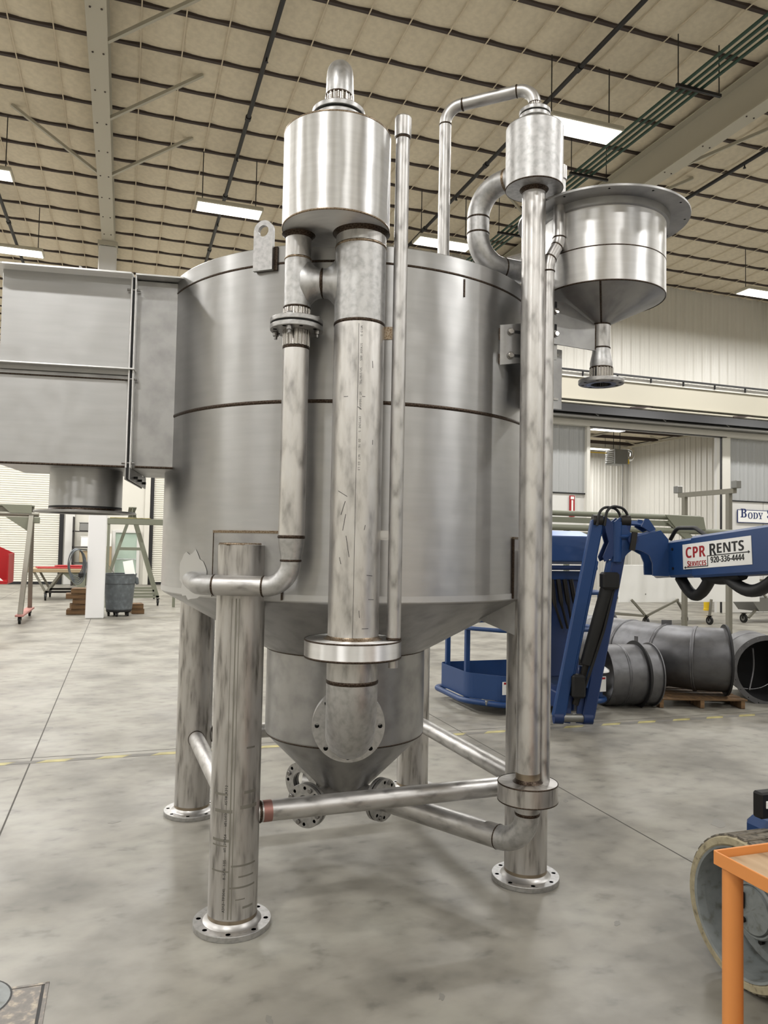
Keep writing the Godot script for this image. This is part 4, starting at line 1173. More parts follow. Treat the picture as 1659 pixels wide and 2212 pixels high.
	var re: MeshInstance3D = put.call("riser_elbow", MB.new().tube(bend([R + Vector3(0, 0.52, 0), R + Vector3(0, 0.30, 0), R + rd * 0.16 + Vector3(0, 0.30, 0)], 0.150, 12), 0.0578, 36, false), M.fitting)
	part("pipe_weld", bead(0.0575, 0.452, R, 0.009, 0.003, 32), M.weld, re)
	var rr2: MeshInstance3D = put.call("suction_pipe", MB.new().tube([R + rd * 0.158 + Vector3(0, 0.30, 0), rf - rd * 0.03], 0.0572, 36, false), M.pipe)
	part("pipe_weld", bead_at(0.0572, R + rd * 0.16 + Vector3(0, 0.30, 0), rd), M.weld, rr2)
	# flanged nozzles round the sump cone
	var f4 := MB.new().flange(0.1145, 0.056, 0.020, 8, 0.095, 0.0095).mesh()
	var bolt4 := hex_bolt(0.014, 0.011, 0.008, 0.075)
	for e in [[rf, 1], [Vector3(0.985, 0.305, -4.100), 0], [Vector3(1.035, 0.335, -4.415), 2]]:
		var p: Vector3 = e[0]
		var d := Vector3(p.x - T.x, 0, p.z - T.z).normalized()
		if e[1] == 2: d = Vector3(-0.80, 0, 0.60)
		var nzl: MeshInstance3D = put.call("sump_nozzle", MB.new().tube([Vector3(T.x, p.y, T.z).lerp(p, 0.12), p], 0.0572, 28, false), M.pipe)
		part("flange", f4, M.flange_steel, nzl, p - d * 0.02, along(d))
		part("flange", f4, M.flange_steel, nzl, p + d * 0.008, along(d))
		part("gasket", MB.new().lathe([Vector2(0.09, -0.002), Vector2(0.09, 0.009)], 28, Transform3D(along(d), p)), M.gasket, nzl)
		var bs := along(d)
		for a in [0.4, 1.97, 3.54, 5.1]:
			part("bolt", bolt4, M.bolt_steel, nzl, p + d * 0.028 + bs * (Vector3(cos(a), 0, sin(a)) * 0.095), bs)

	hopper_parts(tank)
	duct_parts(tank)
	# --- lifting lugs ---
	for ang in [atan2(-3.51 - T.z, 0.583 - T.x), atan2(-3.51 - T.z, 0.583 - T.x) + PI * 0.5, atan2(-3.51 - T.z, 0.583 - T.x) + PI, atan2(-3.51 - T.z, 0.583 - T.x) + PI * 1.5]:
		var d := Vector3(cos(ang), 0, sin(ang))
		var tg := Vector3.UP.cross(d)
		var outline := PackedVector2Array([Vector2(0.05, 2.965), Vector2(0.05, 3.145)])
		for k in 13:
			outline.append(Vector2(cos(PI * k / 12.0), sin(PI * k / 12.0)) * 0.05 + Vector2(0, 3.15))
		outline.append_array([Vector2(-0.05, 3.145), Vector2(-0.05, 2.965)])
		# two halves, each with half of the eye
		var lug := MB.new()
		for s: float in [1.0, -1.0]:
			var half := PackedVector2Array([Vector2(0, 2.965), Vector2(0.05 * s, 2.965), Vector2(0.05 * s, 3.15)])
			for k in range(1, 7):
				half.append(Vector2(cos(PI * 0.5 * k / 6.0) * s, sin(PI * 0.5 * k / 6.0)) * 0.05 + Vector2(0, 3.15))
			for k in 9:
				half.append(Vector2(sin(PI * k / 8.0) * s, cos(PI * k / 8.0)) * 0.027 + Vector2(0, 3.15))
			lug.prism(half, 0.02, Transform3D(Basis(tg, Vector3.UP, d), T + d * (TR + 0.008)))
		var lo: MeshInstance3D = put.call("lifting_lug", lug, M.flange_steel)
		part("lug_pad", MB.new().box(T + d * (TR + 0.004) + Vector3(0, 3.02, 0) + tg * 0.012, Vector3(0.11, 0.11, 0.012), Basis(tg, Vector3.UP, d)), M.weld, lo)

func cylp(x: float, z: float) -> Vector3:
	var d := Vector3(x - T.x, 0, z - T.z).normalized()
	return T + d * TR

func hopper_parts(tank: Node3D) -> void:
	var put := func(called: String, b, mat: Material) -> MeshInstance3D:
		return part(called, b, mat, tank, -T)
	var H := Vector3(2.322, 0, -3.384)
	var hb: MeshInstance3D = put.call("hopper", MB.new().lathe([Vector2(0.314, 3.007), Vector2(0.317, 3.012), Vector2(0.317, 3.41)], 96, at_xz(H)).lathe([Vector2(0.313, 3.41), Vector2(0.313, 3.01)], 64, at_xz(H)), M.sheet_bright)
	part("seam_weld", bead(0.317, 3.18, H, 0.004, 0.0015, 96), M.weld, hb)
	part("rim_weld", bead(0.3165, 3.008, H, 0.004, 0.002, 96), M.weld, hb)
	part("rim_flange", MB.new().flange(0.434, 0.318, 0.012, 12, 0.41, 0.006, Transform3D(Basis(), H + Vector3(0, 3.412, 0))), M.sheet_dull, hb)
	part("stiffener_ring", MB.new().lathe([Vector2(0.317, 3.375), Vector2(0.332, 3.378), Vector2(0.335, 3.412)], 72, at_xz(H)), M.sheet_dull, hb)
	var hc: MeshInstance3D = put.call("hopper_cone", MB.new().lathe([Vector2(0.0445, 2.878), Vector2(0.314, 3.007)], 96, at_xz(H)), M.sheet_dull)
	var cam_d := Vector3(-H.x, 0, -H.z).normalized().rotated(Vector3.UP, -0.02)
	part("seam_weld", MB.new().tube([H + cam_d * 0.046 + Vector3(0, 2.878, 0), H + cam_d * 0.314 + Vector3(0, 3.006, 0)], 0.005, 8), M.weld, hc)
	var hp: MeshInstance3D = put.call("hopper_outlet", pipe_v(0.0445, 2.754, 2.885, H, 32), M.pipe)
	part("pipe_weld", bead(0.0445, 2.754, H, 0.005, 0.003, 28), M.weld, hp)
	part("pipe_weld", bead(0.0445, 2.878, H, 0.006, 0.004, 28), M.weld, hp)
	part("reducer", MB.new().lathe([Vector2(0.0572, 2.650), Vector2(0.0572, 2.675), Vector2(0.053, 2.70), Vector2(0.0465, 2.73), Vector2(0.0445, 2.752)], 32, at_xz(H), true), M.fitting, hp)
	part("neck", neck(0.0572, 2.588, 2.650, H), M.machined, hp)
	part("flange", MB.new().flange(0.1145, 0.052, 0.020, 8, 0.095, 0.0095, Transform3D(Basis(), H + Vector3(0, 2.567, 0))), M.flange_steel, hp)
	part("raised_face", MB.new().lathe([Vector2(0.052, 2.564), Vector2(0.078, 2.564), Vector2(0.078, 2.568)], 32, at_xz(H)), M.machined, hp)
	part("bore", MB.new().lathe([Vector2(0.052, 2.65), Vector2(0.052, 2.564)], 28, at_xz(H)), M.duct_dark, hp)
	part("pipe_weld", bead(0.0572, 2.650, H, 0.005, 0.003, 28), M.weld, hp)
	# bracket plates that carry it from the shell
	var s0 := Vector3(1.741, 0, -3.400)
	var e1 := Vector3(2.20, 0, -3.33)
	var dd := (e1 - s0).normalized()
	var nn := dd.cross(Vector3.UP)
	var fr := Basis(dd, Vector3.UP, nn)
	var br: MeshInstance3D = put.call("bracket_plate", MB.new().prism(PackedVector2Array([Vector2(0, 2.615), Vector2(0.30, 2.66), Vector2(0.30, 2.86), Vector2(0, 2.815)]), 0.008, Transform3D(fr, s0)), M.sheet_dull)
	part("edge_weld", MB.new().tube([s0 + Vector3(0, 2.62, 0), s0 + Vector3(0, 2.67, 0)], 0.008, 8), M.weld, br)
	part("edge_weld", MB.new().tube([s0 + Vector3(0, 2.74, 0), s0 + Vector3(0, 2.80, 0)], 0.008, 8), M.weld, br)
	var bolt := hex_bolt(0.015, 0.012, 0.008, 0.03)
	for y in [2.665, 2.785]:
		var p: Vector3 = s0 + dd * 0.055 + nn * 0.008 + Vector3(0, y, 0)
		part("washer", MB.new().lathe([Vector2(0.02, 0), Vector2(0.02, 0.003), Vector2(0.0001, 0.003)], 20, Transform3D(along(nn), p)), M.bolt_steel, br)
		part("bolt", bolt, M.machined, br, p + nn * 0.003, along(nn))
		part("slot", MB.new().box(p + dd * 0.032, Vector3(0.035, 0.014, 0.004), fr), M.duct_dark, br)
	# gusset plate under the cone
	var g0 := Vector3(1.985, 0, -3.34)
	var gd := (Vector3(H.x - 0.044, 0, H.z + 0.005) - g0)
	var gl := gd.length()
	gd = gd.normalized()
	var gn := gd.cross(Vector3.UP)
	var gf := Basis(gd, Vector3.UP, gn)
	var gp: MeshInstance3D = put.call("gusset_plate", MB.new().prism(PackedVector2Array([Vector2(0, 2.735), Vector2(gl, 2.735), Vector2(gl, 2.868), Vector2(0.10, 2.955), Vector2(0, 2.955)]), 0.008, Transform3D(gf, g0)), M.sheet_dull)
	part("edge_weld", MB.new().tube([g0 + gd * gl + gn * 0.006 + Vector3(0, 2.74, 0), g0 + gd * gl + gn * 0.006 + Vector3(0, 2.868, 0)], 0.005, 6), M.weld, gp)
	for y in [2.785, 2.90]:
		var p: Vector3 = g0 + gd * 0.035 + gn * 0.008 + Vector3(0, y, 0)
		part("washer", MB.new().lathe([Vector2(0.018, 0), Vector2(0.018, 0.003), Vector2(0.0001, 0.003)], 20, Transform3D(along(gn), p)), M.bolt_steel, gp)
		part("bolt", bolt, M.machined, gp, p + gn * 0.003, along(gn))
		part("slot", MB.new().box(p + Vector3(0, 0.03, 0), Vector3(0.013, 0.04, 0.004), gf), M.duct_dark, gp)
	# lower bracket: two upright plates
	var k0 := Vector3(2.00, 0, -3.42)
	var lb: MeshInstance3D = put.call("bracket_arm", MB.new().prism(PackedVector2Array([Vector2(0.045, 2.425), Vector2(0.115, 2.425), Vector2(0.115, 2.735), Vector2(0.045, 2.735)]), 0.008, Transform3D(gf, k0)), M.sheet_dull)
	part("angle_leg", MB.new().prism(PackedVector2Array([Vector2(-0.02, 2.405), Vector2(0.048, 2.405), Vector2(0.048, 2.735), Vector2(-0.02, 2.735)]), 0.008, Transform3D(gf, k0 + gn * 0.012)), M.duct_steel, lb)
	for y in [2.475, 2.705]:
		var p: Vector3 = k0 + gd * 0.03 + gn * 0.02 + Vector3(0, y, 0)
		part("washer", MB.new().lathe([Vector2(0.018, 0), Vector2(0.018, 0.003), Vector2(0.0001, 0.003)], 20, Transform3D(along(gn), p)), M.bolt_steel, lb)
		part("bolt", bolt, M.machined, lb, p + gn * 0.003, along(gn))
		part("slot", MB.new().box(p + gd * 0.045 - gn * 0.009, Vector3(0.03, 0.012, 0.004), gf), M.wall_white, lb)
	put.call("bracket_web", MB.new().bar(Vector3(1.93, 2.58, -3.55), k0 + gd * 0.05 + Vector3(0, 2.58, 0), 0.30, 0.01, Vector3(0, 0, 1)), M.sheet_dull)

func duct_parts(tank: Node3D) -> void:
	var put := func(called: String, b, mat: Material) -> MeshInstance3D:
		var rot := Basis(Vector3.UP, deg_to_rad(-8.0))
		var pv := Vector3(0.236, 0, -4.085)
		return part(called, b, mat, tank, pv - rot * pv - T, rot)
	var zf := -4.08
	var zk := -4.66
	var zm := (zf + zk) / 2
	var zd := zf - zk
	# outer box: sheet panels with a seam ledge half way up
	var ob: MeshInstance3D = put.call("duct_box", MB.new().box(Vector3(-0.312, 2.305, zm), Vector3(0.635, 0.45, zd), Basis(), 0.004), M.sheet)
	part("upper_panel", MB.new().box(Vector3(-0.309, 2.805, zm + 0.004), Vector3(0.628, 0.51, zd - 0.01), Basis(), 0.004), M.sheet, ob)
	part("seam_ledge", MB.new().box(Vector3(-0.315, 2.578, zm), Vector3(0.69, 0.008, zd + 0.10), Basis(), 0.002), M.sheet_bright, ob)
	part("seam_recess", MB.new().box(Vector3(-0.31, 2.55, zm), Vector3(0.63, 0.05, zd - 0.016)), M.sheet_dull, ob)
	part("seam_weld", MB.new().tube([Vector3(-0.628, 2.528, zf + 0.002), Vector3(0.0, 2.528, zf + 0.002)], 0.004, 8), M.weld, ob)
	part("bottom_weld", MB.new().tube([Vector3(-0.628, 2.083, zf), Vector3(0.0, 2.083, zf)], 0.006, 8), M.weld, ob)
	var top := PackedVector2Array()
	top.append_array([Vector2(0.005, 0.085), Vector2(0.005, -zd - 0.03), Vector2(-0.665, -zd - 0.03)])
	for k in 7:
		var a := PI - PI * 0.5 * k / 6.0
		top.append(Vector2(-0.665 + 0.06, 0.085 - 0.06) + Vector2(cos(a), sin(a)) * 0.06)
	part("top_plate", MB.new().prism(top, 0.008, Transform3D(Basis(Vector3(1, 0, 0), Vector3(0, 0, 1), Vector3(0, -1, 0)), Vector3(0, 3.062, zf))), M.sheet_bright, ob)
	part("lifting_fin", MB.new().prism(PackedVector2Array([Vector2(-0.275, 3.056), Vector2(-0.225, 3.056), Vector2(-0.262, 3.115), Vector2(-0.275, 3.12)]), 0.008, Transform3D(Basis(), Vector3(0, 0, zf - 0.06))), M.flange_steel, ob)
	# inner box between the flange and the shell
	var ib: MeshInstance3D = put.call("duct_neck", MB.new().box(Vector3(0.175, 2.565, zm), Vector3(0.31, 0.975, zd - 0.012), Basis(), 0.004), M.sheet_dull)
	part("neck_top", MB.new().box(Vector3(0.15, 3.058, zm + 0.03), Vector3(0.25, 0.008, zd + 0.09)), M.sheet_bright, ib)
	part("bottom_weld", MB.new().tube([Vector3(0.04, 2.085, zf - 0.006), Vector3(0.235, 2.085, zf - 0.006)], 0.006, 8), M.weld, ib)
	part("shell_weld", MB.new().tube([Vector3(0.237, 2.08, zf - 0.006), Vector3(0.237, 3.05, zf - 0.006)], 0.006, 8), M.weld, ib)
	# bolted flange frame: two angles back to back
	for e in [[0.001, "flange_angle"], [0.021, "flange_angle"]]:
		var o: MeshInstance3D = put.call(e[1], MB.new().box(Vector3(e[0], 2.54, zf + 0.012), Vector3(0.008, 1.05, 0.05), Basis(), 0.002), M.sheet_bright)
		part("bottom_angle", MB.new().box(Vector3(e[0], 2.045, zm), Vector3(0.008, 0.062, zd + 0.09), Basis(), 0.002), M.sheet_dull, o)
		part("top_angle", MB.new().box(Vector3(e[0], 3.06, zm), Vector3(0.008, 0.03, zd + 0.06)), M.sheet_dull, o)
		part("rear_angle", MB.new().box(Vector3(e[0], 2.54, zk - 0.012), Vector3(0.008, 1.05, 0.05)), M.sheet_dull, o)
	put.call("flange_gasket", MB.new().box(Vector3(0.011, 2.54, zf + 0.008), Vector3(0.012, 1.03, 0.036)), M.duct_dark)
	put.call("flange_gasket", MB.new().box(Vector3(0.011, 2.05, zm), Vector3(0.012, 0.05, zd + 0.08)), M.duct_dark)
	var bolt := hex_bolt(0.009, 0.008, 0.005, 0.045)
	for y in [2.99, 2.53, 2.10]:
		put.call("flange_bolt", MB.new().tube([Vector3(-0.022, y, zf + 0.022), Vector3(0.042, y, zf + 0.022)], 0.006, 8), M.bolt_steel)
	for k in 3:
		put.call("flange_bolt", MB.new().tube([Vector3(-0.02, 2.035, zf - 0.1 - k * 0.18), Vector3(0.045, 2.035, zf - 0.1 - k * 0.18)], 0.007, 8), M.duct_dark)
	# round outlet below
	var O := Vector3(-0.243, 0, -4.37)
	var ol: MeshInstance3D = put.call("duct_outlet", MB.new().lathe([Vector2(0.185, 1.858), Vector2(0.185, 2.085)], 64, at_xz(O)).lathe([Vector2(0.178, 2.085), Vector2(0.178, 1.858)], 48, at_xz(O)), M.sheet)
	part("outlet_flange", MB.new().flange(0.258, 0.18, 0.010, 8, 0.232, 0.006, Transform3D(Basis(), O + Vector3(0, 1.850, 0))), M.sheet_dull, ol)
	part("flange_weld", MB.new().lathe([Vector2(0.194, 1.860), Vector2(0.187, 1.866), Vector2(0.185, 1.876)], 48, at_xz(O), true), M.weld, ol)
	part("scorched_band", MB.new().lathe([Vector2(0.1855, 1.866), Vector2(0.1855, 1.884)], 48, at_xz(O)), M.duct_dark, ol)

# ---------- boom lift ----------
func boom_lift() -> void:
	var base := Vector3(3.2, 0, -1.5)
	var lift := thing("boom_lift", base, "blue articulating boom lift with lowered basket behind the tank", "boom lift")
	var put := func(called: String, b, mat: Material) -> MeshInstance3D:
		return part(called, b, mat, lift, -base)
	# boom, a box section running back from the turret
	var A := Vector3(4.885, 1.632, -6.04)
	var B := Vector3(3.86, 2.03, -0.6)
	var ax := (B - A).normalized()
	var lat := Vector3.UP.cross(ax).normalized()
	if lat.x > 0: lat = -lat
	var upv := lat.cross(ax)
	if upv.y < 0: upv = -upv
	var bm: MeshInstance3D = put.call("boom", MB.new().bar(A + ax * 0.42 - lat * 0.13, B - lat * 0.13, 0.26, 0.37, Vector3.UP, 0.02), M.lift_blue)
	part("boom_tip", MB.new().bar(A - lat * 0.13, A + ax * 0.44 - lat * 0.13, 0.245, 0.345, Vector3.UP, 0.02), M.lift_blue, bm)
	for e in [[0.10, 0.09], [0.10, -0.09], [0.30, 0.09], [0.30, -0.09]]:
		part("bolt", MB.new().lathe([Vector2(0.014, 0), Vector2(0.014, 0.01), Vector2(0.0001, 0.012)], 8, Transform3D(along(lat), A + ax * e[0] + upv * e[1] - lat * 0.01)), M.dark_steel, bm)
	# rental sign on the side of the boom
	var sx := -ax
	if sx.x > 0 and sx.z > 0: sx = -sx
	var fb := Basis(ax, upv, ax.cross(upv))
	if fb.z.dot(lat) < 0: fb = Basis(ax, upv, lat)
	var so := A + ax * 0.30 + lat * 0.002 + upv * 0.005
	var sign_w := 1.02
	var sg := part("rental_sign", MB.new().box(so + ax * sign_w / 2 + lat * 0.001, Vector3(sign_w, 0.225, 0.004), fb), M.label_white, bm)
	sg.set_meta("label", "white rental sign with red and black lettering")
	var tf := lat * 0.004
	for e in [["CPR", 0.055, 0.035, 0.32, 0.098, "label_red"], ["R", 0.44, 0.04, 0.10, 0.098, "label_black"], ["ENTS", 0.55, 0.044, 0.375, 0.084, "label_black"], ["S", 0.075, -0.066, 0.038, 0.052, "label_red"], ["ERVICES", 0.118, -0.068, 0.262, 0.044, "label_red"], ["920-336-4444", 0.45, -0.048, 0.475, 0.052, "label_black"]]:
		var tm := letters(e[0], 0.1, "Droid Sans", true)
		var bb := tm.get_aabb()
		var kx: float = (e[3] as float) / bb.size.x
		var ky: float = (e[4] as float) / bb.size.y
		var mid: Vector3 = so + ax * ((e[1] as float) + (e[3] as float) / 2.0) + upv * (e[2] as float) + tf
		part("lettering", tm, M[e[5]], sg, mid - fb.x * (bb.get_center().x * kx) - fb.y * (bb.get_center().y * ky), Basis(fb.x * kx, fb.y * ky, fb.z))
	for e in [[0.40, 0.985, -0.012], [0.04, 0.40, -0.097]]:
		part("rule", MB.new().bar(so + ax * (e[0] as float) + upv * (e[2] as float) + tf, so + ax * (e[1] as float) + upv * (e[2] as float) + tf, 0.003, 0.007, upv), M.label_black, sg)
	part("rule", MB.new().bar(so + ax * 0.403 - upv * 0.1 + tf, so + ax * 0.403 - upv * 0.009 + tf, 0.003, 0.007, ax), M.label_black, sg)
	for e in [[0.98, -0.012, 1.0], [0.045, -0.097, -1.0]]:
		part("arrow_head", MB.new().prism(PackedVector2Array([Vector2(0, 0.012), Vector2(0, -0.012), Vector2(0.022 * (e[2] as float), 0)]), 0.003, Transform3D(fb, so + ax * (e[0] as float) + upv * (e[1] as float) + tf)), M.label_black, sg)
	# nose plates and knuckle: outlines in an upright plane across the boom's end
	var KX := Basis(Vector3(0.947, 0, 0.3206), Vector3.UP, Vector3(-0.3206, 0, 0.947))
	var kn := Vector3(4.423, 0, -6.263)
	for s in 2:
		put.call("nose_plate", MB.new().prism(PackedVector2Array([Vector2(0.195, 1.840), Vector2(0.444, 1.906), Vector2(0.519, 1.819), Vector2(0.523, 1.473), Vector2(0.373, 1.475), Vector2(0.368, 1.594), Vector2(0.337, 1.669), Vector2(0.266, 1.708), Vector2(0.204, 1.720)]), 0.025, Transform3D(KX, kn + KX.z * (0.06 - 0.24 * s))), M.lift_blue)
		put.call("knuckle_plate", MB.new().prism(PackedVector2Array([Vector2(0.035, 1.575), Vector2(0.018, 1.978), Vector2(0.071, 2.023), Vector2(0.120, 1.989), Vector2(0.146, 1.905), Vector2(0.217, 1.827), Vector2(0.222, 1.742), Vector2(0.142, 1.679), Vector2(0.071, 1.589)]), 0.045, Transform3D(KX, kn + KX.z * (0.0 - 0.13 * s))), M.lift_blue)
		put.call("link_plate", MB.new().prism(PackedVector2Array([Vector2(-0.106, 2.016), Vector2(-0.075, 2.034), Vector2(-0.044, 2.012), Vector2(0.049, 1.912), Vector2(0.049, 1.757), Vector2(-0.009, 1.631), Vector2(-0.075, 1.599), Vector2(-0.093, 1.643), Vector2(-0.035, 1.782), Vector2(-0.071, 1.914)]), 0.022, Transform3D(KX, kn + KX.z * (0.03 - 0.16 * s))), M.lift_blue_dark)
		put.call("knuckle_ear", MB.new().prism(PackedVector2Array([Vector2(0.275, 1.943), Vector2(0.311, 2.015), Vector2(0.346, 2.011), Vector2(0.413, 1.915), Vector2(0.355, 1.891)]), 0.025, Transform3D(KX, kn + KX.z * (0.02 - 0.2 * s))), M.lift_blue)
	var kp := kn + KX * Vector3(0.182, 1.812, 0)
	put.call("knuckle_pin", MB.new().tube([kp + KX.z * 0.1, kp - KX.z * 0.24], 0.048, 18), M.lift_blue_dark)
	put.call("pin_retainer", MB.new().bar(kp + KX.z * 0.105 + Vector3(0.01, 0.07, 0), kp + KX.z * 0.105 + Vector3(-0.02, -0.10, 0), 0.05, 0.03, KX.z), M.dark_steel)
	put.call("knuckle_barrel", MB.new().tube([kn + KX * Vector3(0.045, 1.60, 0.03), kn + KX * Vector3(0.045, 1.98, 0.03)], 0.046, 18), M.lift_blue)
	# plate with an oval opening on top of the knuckle
	var op := MB.new()
	for sgn: float in [1.0, -1.0]:
		var half := PackedVector2Array([Vector2(0, 0.16 * sgn), Vector2(-0.19, 0.16 * sgn), Vector2(-0.19, 0)])
		if sgn < 0: half = PackedVector2Array([Vector2(0, -0.16), Vector2(0.19, -0.16), Vector2(0.19, 0.0)])
		var a0 := PI if sgn > 0 else 0.0
		half = PackedVector2Array()
		for k in 11:
			var a := PI * 0.5 * (1.0 - sgn) + PI * k / 10.0
			half.append(Vector2(cos(a) * 0.12, sin(a) * 0.085))
		half.append(Vector2(-0.19 * sgn, 0)); half.append(Vector2(-0.19 * sgn, 0.15 * sgn)); half.append(Vector2(0.19 * sgn, 0.15 * sgn)); half.append(Vector2(0.19 * sgn, 0))
		op.prism(half, 0.02, Transform3D(Basis(KX.x, KX * Vector3(0, 0.55, -0.835), KX * Vector3(0, 0.835, 0.55)), kn + KX * Vector3(0.24, 1.905, -0.06)))
	put.call("knuckle_deck", op, M.lift_blue)
	# jib links hanging down to the platform pivot
	var L := Vector3(0.265, 0, 0.087)
	var J := Vector3(4.29, 1.99, -6.30)
	var E := Vector3(3.955, 0.115, -6.42)
	for s in 2:
		var o := L * float(s)
		var jl: MeshInstance3D = put.call("jib_link", MB.new().bar(J + o * 0.95, E + o, 0.075, 0.12, L, 0.012), M.lift_blue if s == 0 else M.lift_blue_dark)
		part("boss", MB.new().tube([E + o - L * 0.16, E + o + L * 0.16], 0.058, 14), M.lift_blue_dark, jl)
		part("boss", MB.new().tube([J + o * 0.95 - L * 0.16, J + o * 0.95 + L * 0.16], 0.058, 14), M.dark_steel, jl)
		put.call("jib_link", MB.new().bar(Vector3(4.262, 1.61, -6.31) + o * 0.6, Vector3(4.035, 0.40, -6.39) + o * 0.6, 0.05, 0.085, L, 0.008), M.lift_blue)
	put.call("pivot_tube", MB.new().tube([E - L * 0.05, E + L * 1.05], 0.042, 16), M.galvanized)
	for k in 2:
		put.call("pivot_ear", MB.new().bar(E + L * (0.3 + 0.42 * k) + Vector3(0, -0.05, 0), E + L * (0.3 + 0.42 * k) + Vector3(0.05, 0.48, -0.03), 0.025, 0.06, L), M.lift_blue_dark)
	var cy: MeshInstance3D = put.call("jib_cylinder", MB.new().tube([Vector3(4.405, 1.44, -6.26), Vector3(4.20, 0.62, -6.33)], 0.062, 18), M.black_rubber)
	part("rod", MB.new().tube([Vector3(4.20, 0.62, -6.33), Vector3(4.10, 0.24, -6.36)], 0.032, 14), M.dark_steel, cy)
	part("hydraulic_hose", MB.new().tube([Vector3(4.44, 1.40, -6.22), Vector3(4.33, 0.95, -6.24), Vector3(4.20, 0.55, -6.27), Vector3(4.14, 0.35, -6.3)], 0.014, 8), M.black_rubber, cy)
	put.call("cable_clamp", MB.new().box(Vector3(4.39, 1.42, -6.24), Vector3(0.16, 0.16, 0.14), KX, 0.02), M.black_rubber)
	put.call("lower_cylinder_mount", MB.new().box(Vector3(4.115, 0.42, -6.34), Vector3(0.13, 0.22, 0.12), KX, 0.02), M.black_rubber)
	for k in 2:
		var o := L * (0.25 * k)
		put.call("hydraulic_hose", MB.new().tube(bend([J + Vector3(-0.035, -0.05, 0.05) + o, J + Vector3(0.0, 0.135 + 0.015 * k, 0.05) + o, J + Vector3(0.22, 0.12, 0.05) + o, J + Vector3(0.23, -0.16, 0.06) + o], 0.10, 8), 0.013, 10), M.black_rubber)
	# hose loops slung under the boom
	for e in [[0.02, 0.55, 0.17], [0.75, 1.5, 0.14], [0.45, 1.0, 0.03], [1.4, 2.6, 0.05]]:
		var pts := []
		for k in 13:
			var q := k / 12.0
			pts.append(A + ax * lerpf(e[0], e[1], q) - upv * (0.17 + (e[2] as float) * sin(PI * q)) - lat * 0.12)
		put.call("hose_loop", MB.new().tube(pts, 0.052, 10), M.black_rubber)
	put.call("boom_cylinder", MB.new().tube([A - ax * 0.42 - upv * 0.12 - lat * 0.12, A + ax * 0.3 - upv * 0.12 - lat * 0.12], 0.045, 14), M.reflector)
	put.call("cable_arc", MB.new().tube(bend([A - ax * 0.1 + upv * 0.2 - lat * 0.1, A + ax * 0.02 + upv * 0.30 - lat * 0.1, A + ax * 0.35 + upv * 0.27 - lat * 0.1, A + ax * 0.55 + upv * 0.17 - lat * 0.1], 0.15, 6), 0.02, 8), M.black_rubber)

	# basket
	var x0 := 3.46
	var x1 := 4.93
	var z0 := -7.05
	var z1 := -8.15
	var loop := bend([Vector3(x0 + 0.4, 0, z1), Vector3(x0, 0, z1), Vector3(x0, 0, z0 - 0.35), Vector3(x0 + 0.3, 0, z0), Vector3(x1, 0, z0), Vector3(x1, 0, z1), Vector3(x0 + 0.4, 0, z1)], [0.1, 0.25, 0.25, 0.18, 0.1], 7)
	var ring := func(y: float, r: float, grow: float) -> MB:
		var pts := []
		var cc := Vector3((x0 + x1) / 2, 0, (z0 + z1) / 2)
		for p in loop:
			pts.append(p + (p - cc).normalized() * grow + Vector3(0, y, 0))
		return MB.new().tube(pts, r, 12, false)
	var bk: MeshInstance3D = put.call("basket_floor", MB.new().box(Vector3((x0 + x1) / 2, 0.12, (z0 + z1) / 2), Vector3(x1 - x0 - 0.2, 0.05, z0 - z1 - 0.2), Basis(), 0.01), M.galvanized)
	part("bumper_rail", ring.call(0.115, 0.03, 0.05), M.lift_blue, bk)
	var kb := MB.new()
	for i in loop.size() - 1:
		var p: Vector3 = loop[i]
		var q: Vector3 = loop[i + 1]
		if p.distance_to(q) < 0.001: continue
		kb.flat4(p + Vector3(0, 0.14, 0), p + Vector3(0, 0.40, 0), q + Vector3(0, 0.40, 0), q + Vector3(0, 0.14, 0))
		var nn := (q - p).cross(Vector3.UP).normalized() * 0.004
		kb.flat4(q + nn + Vector3(0, 0.14, 0), q + nn + Vector3(0, 0.40, 0), p + nn + Vector3(0, 0.40, 0), p + nn + Vector3(0, 0.14, 0))
		kb.flat4(p + Vector3(0, 0.40, 0), p + nn + Vector3(0, 0.40, 0), q + nn + Vector3(0, 0.40, 0), q + Vector3(0, 0.40, 0))
	part("kick_plate", kb, M.lift_blue, bk)
	put.call("basket_rail", ring.call(0.86, 0.022, -0.01), M.lift_blue)
	put.call("basket_rail", ring.call(1.25, 0.022, -0.01), M.lift_blue)
	for p in [[x0 + 0.03, z0 - 0.42], [x0 + 0.06, z1 + 0.1], [x1 - 0.05, z0 - 0.05], [x1 - 0.05, z1 + 0.05], [x0 + 0.95, z0 - 0.02]]:
		put.call("basket_post", MB.new().box(Vector3(p[0], 0.68, p[1]), Vector3(0.05, 1.12, 0.05), Basis(), 0.005), M.lift_blue)
	part("warning_label", MB.new().box(Vector3(3.80, 0.285, z0 + 0.005), Vector3(0.22, 0.13, 0.004)), M.label_white, bk)
	part("warning_band", MB.new().box(Vector3(3.80, 0.335, z0 + 0.008), Vector3(0.19, 0.02, 0.003)), M.label_red, bk)
	part("pictogram", MB.new().box(Vector3(3.76, 0.285, z0 + 0.008), Vector3(0.05, 0.05, 0.003), Basis(Vector3.BACK, 0.3)), M.label_black, bk)
	part("pictogram", MB.new().box(Vector3(3.83, 0.27, z0 + 0.008), Vector3(0.07, 0.012, 0.003), Basis(Vector3.BACK, 0.5)), M.label_black, bk)
	part("warning_label", MB.new().box(Vector3(4.86, 0.285, z0 + 0.005), Vector3(0.12, 0.16, 0.004)), M.label_white, bk)
	part("warning_band", MB.new().box(Vector3(4.86, 0.345, z0 + 0.008), Vector3(0.10, 0.02, 0.003)), M.label_red, bk)
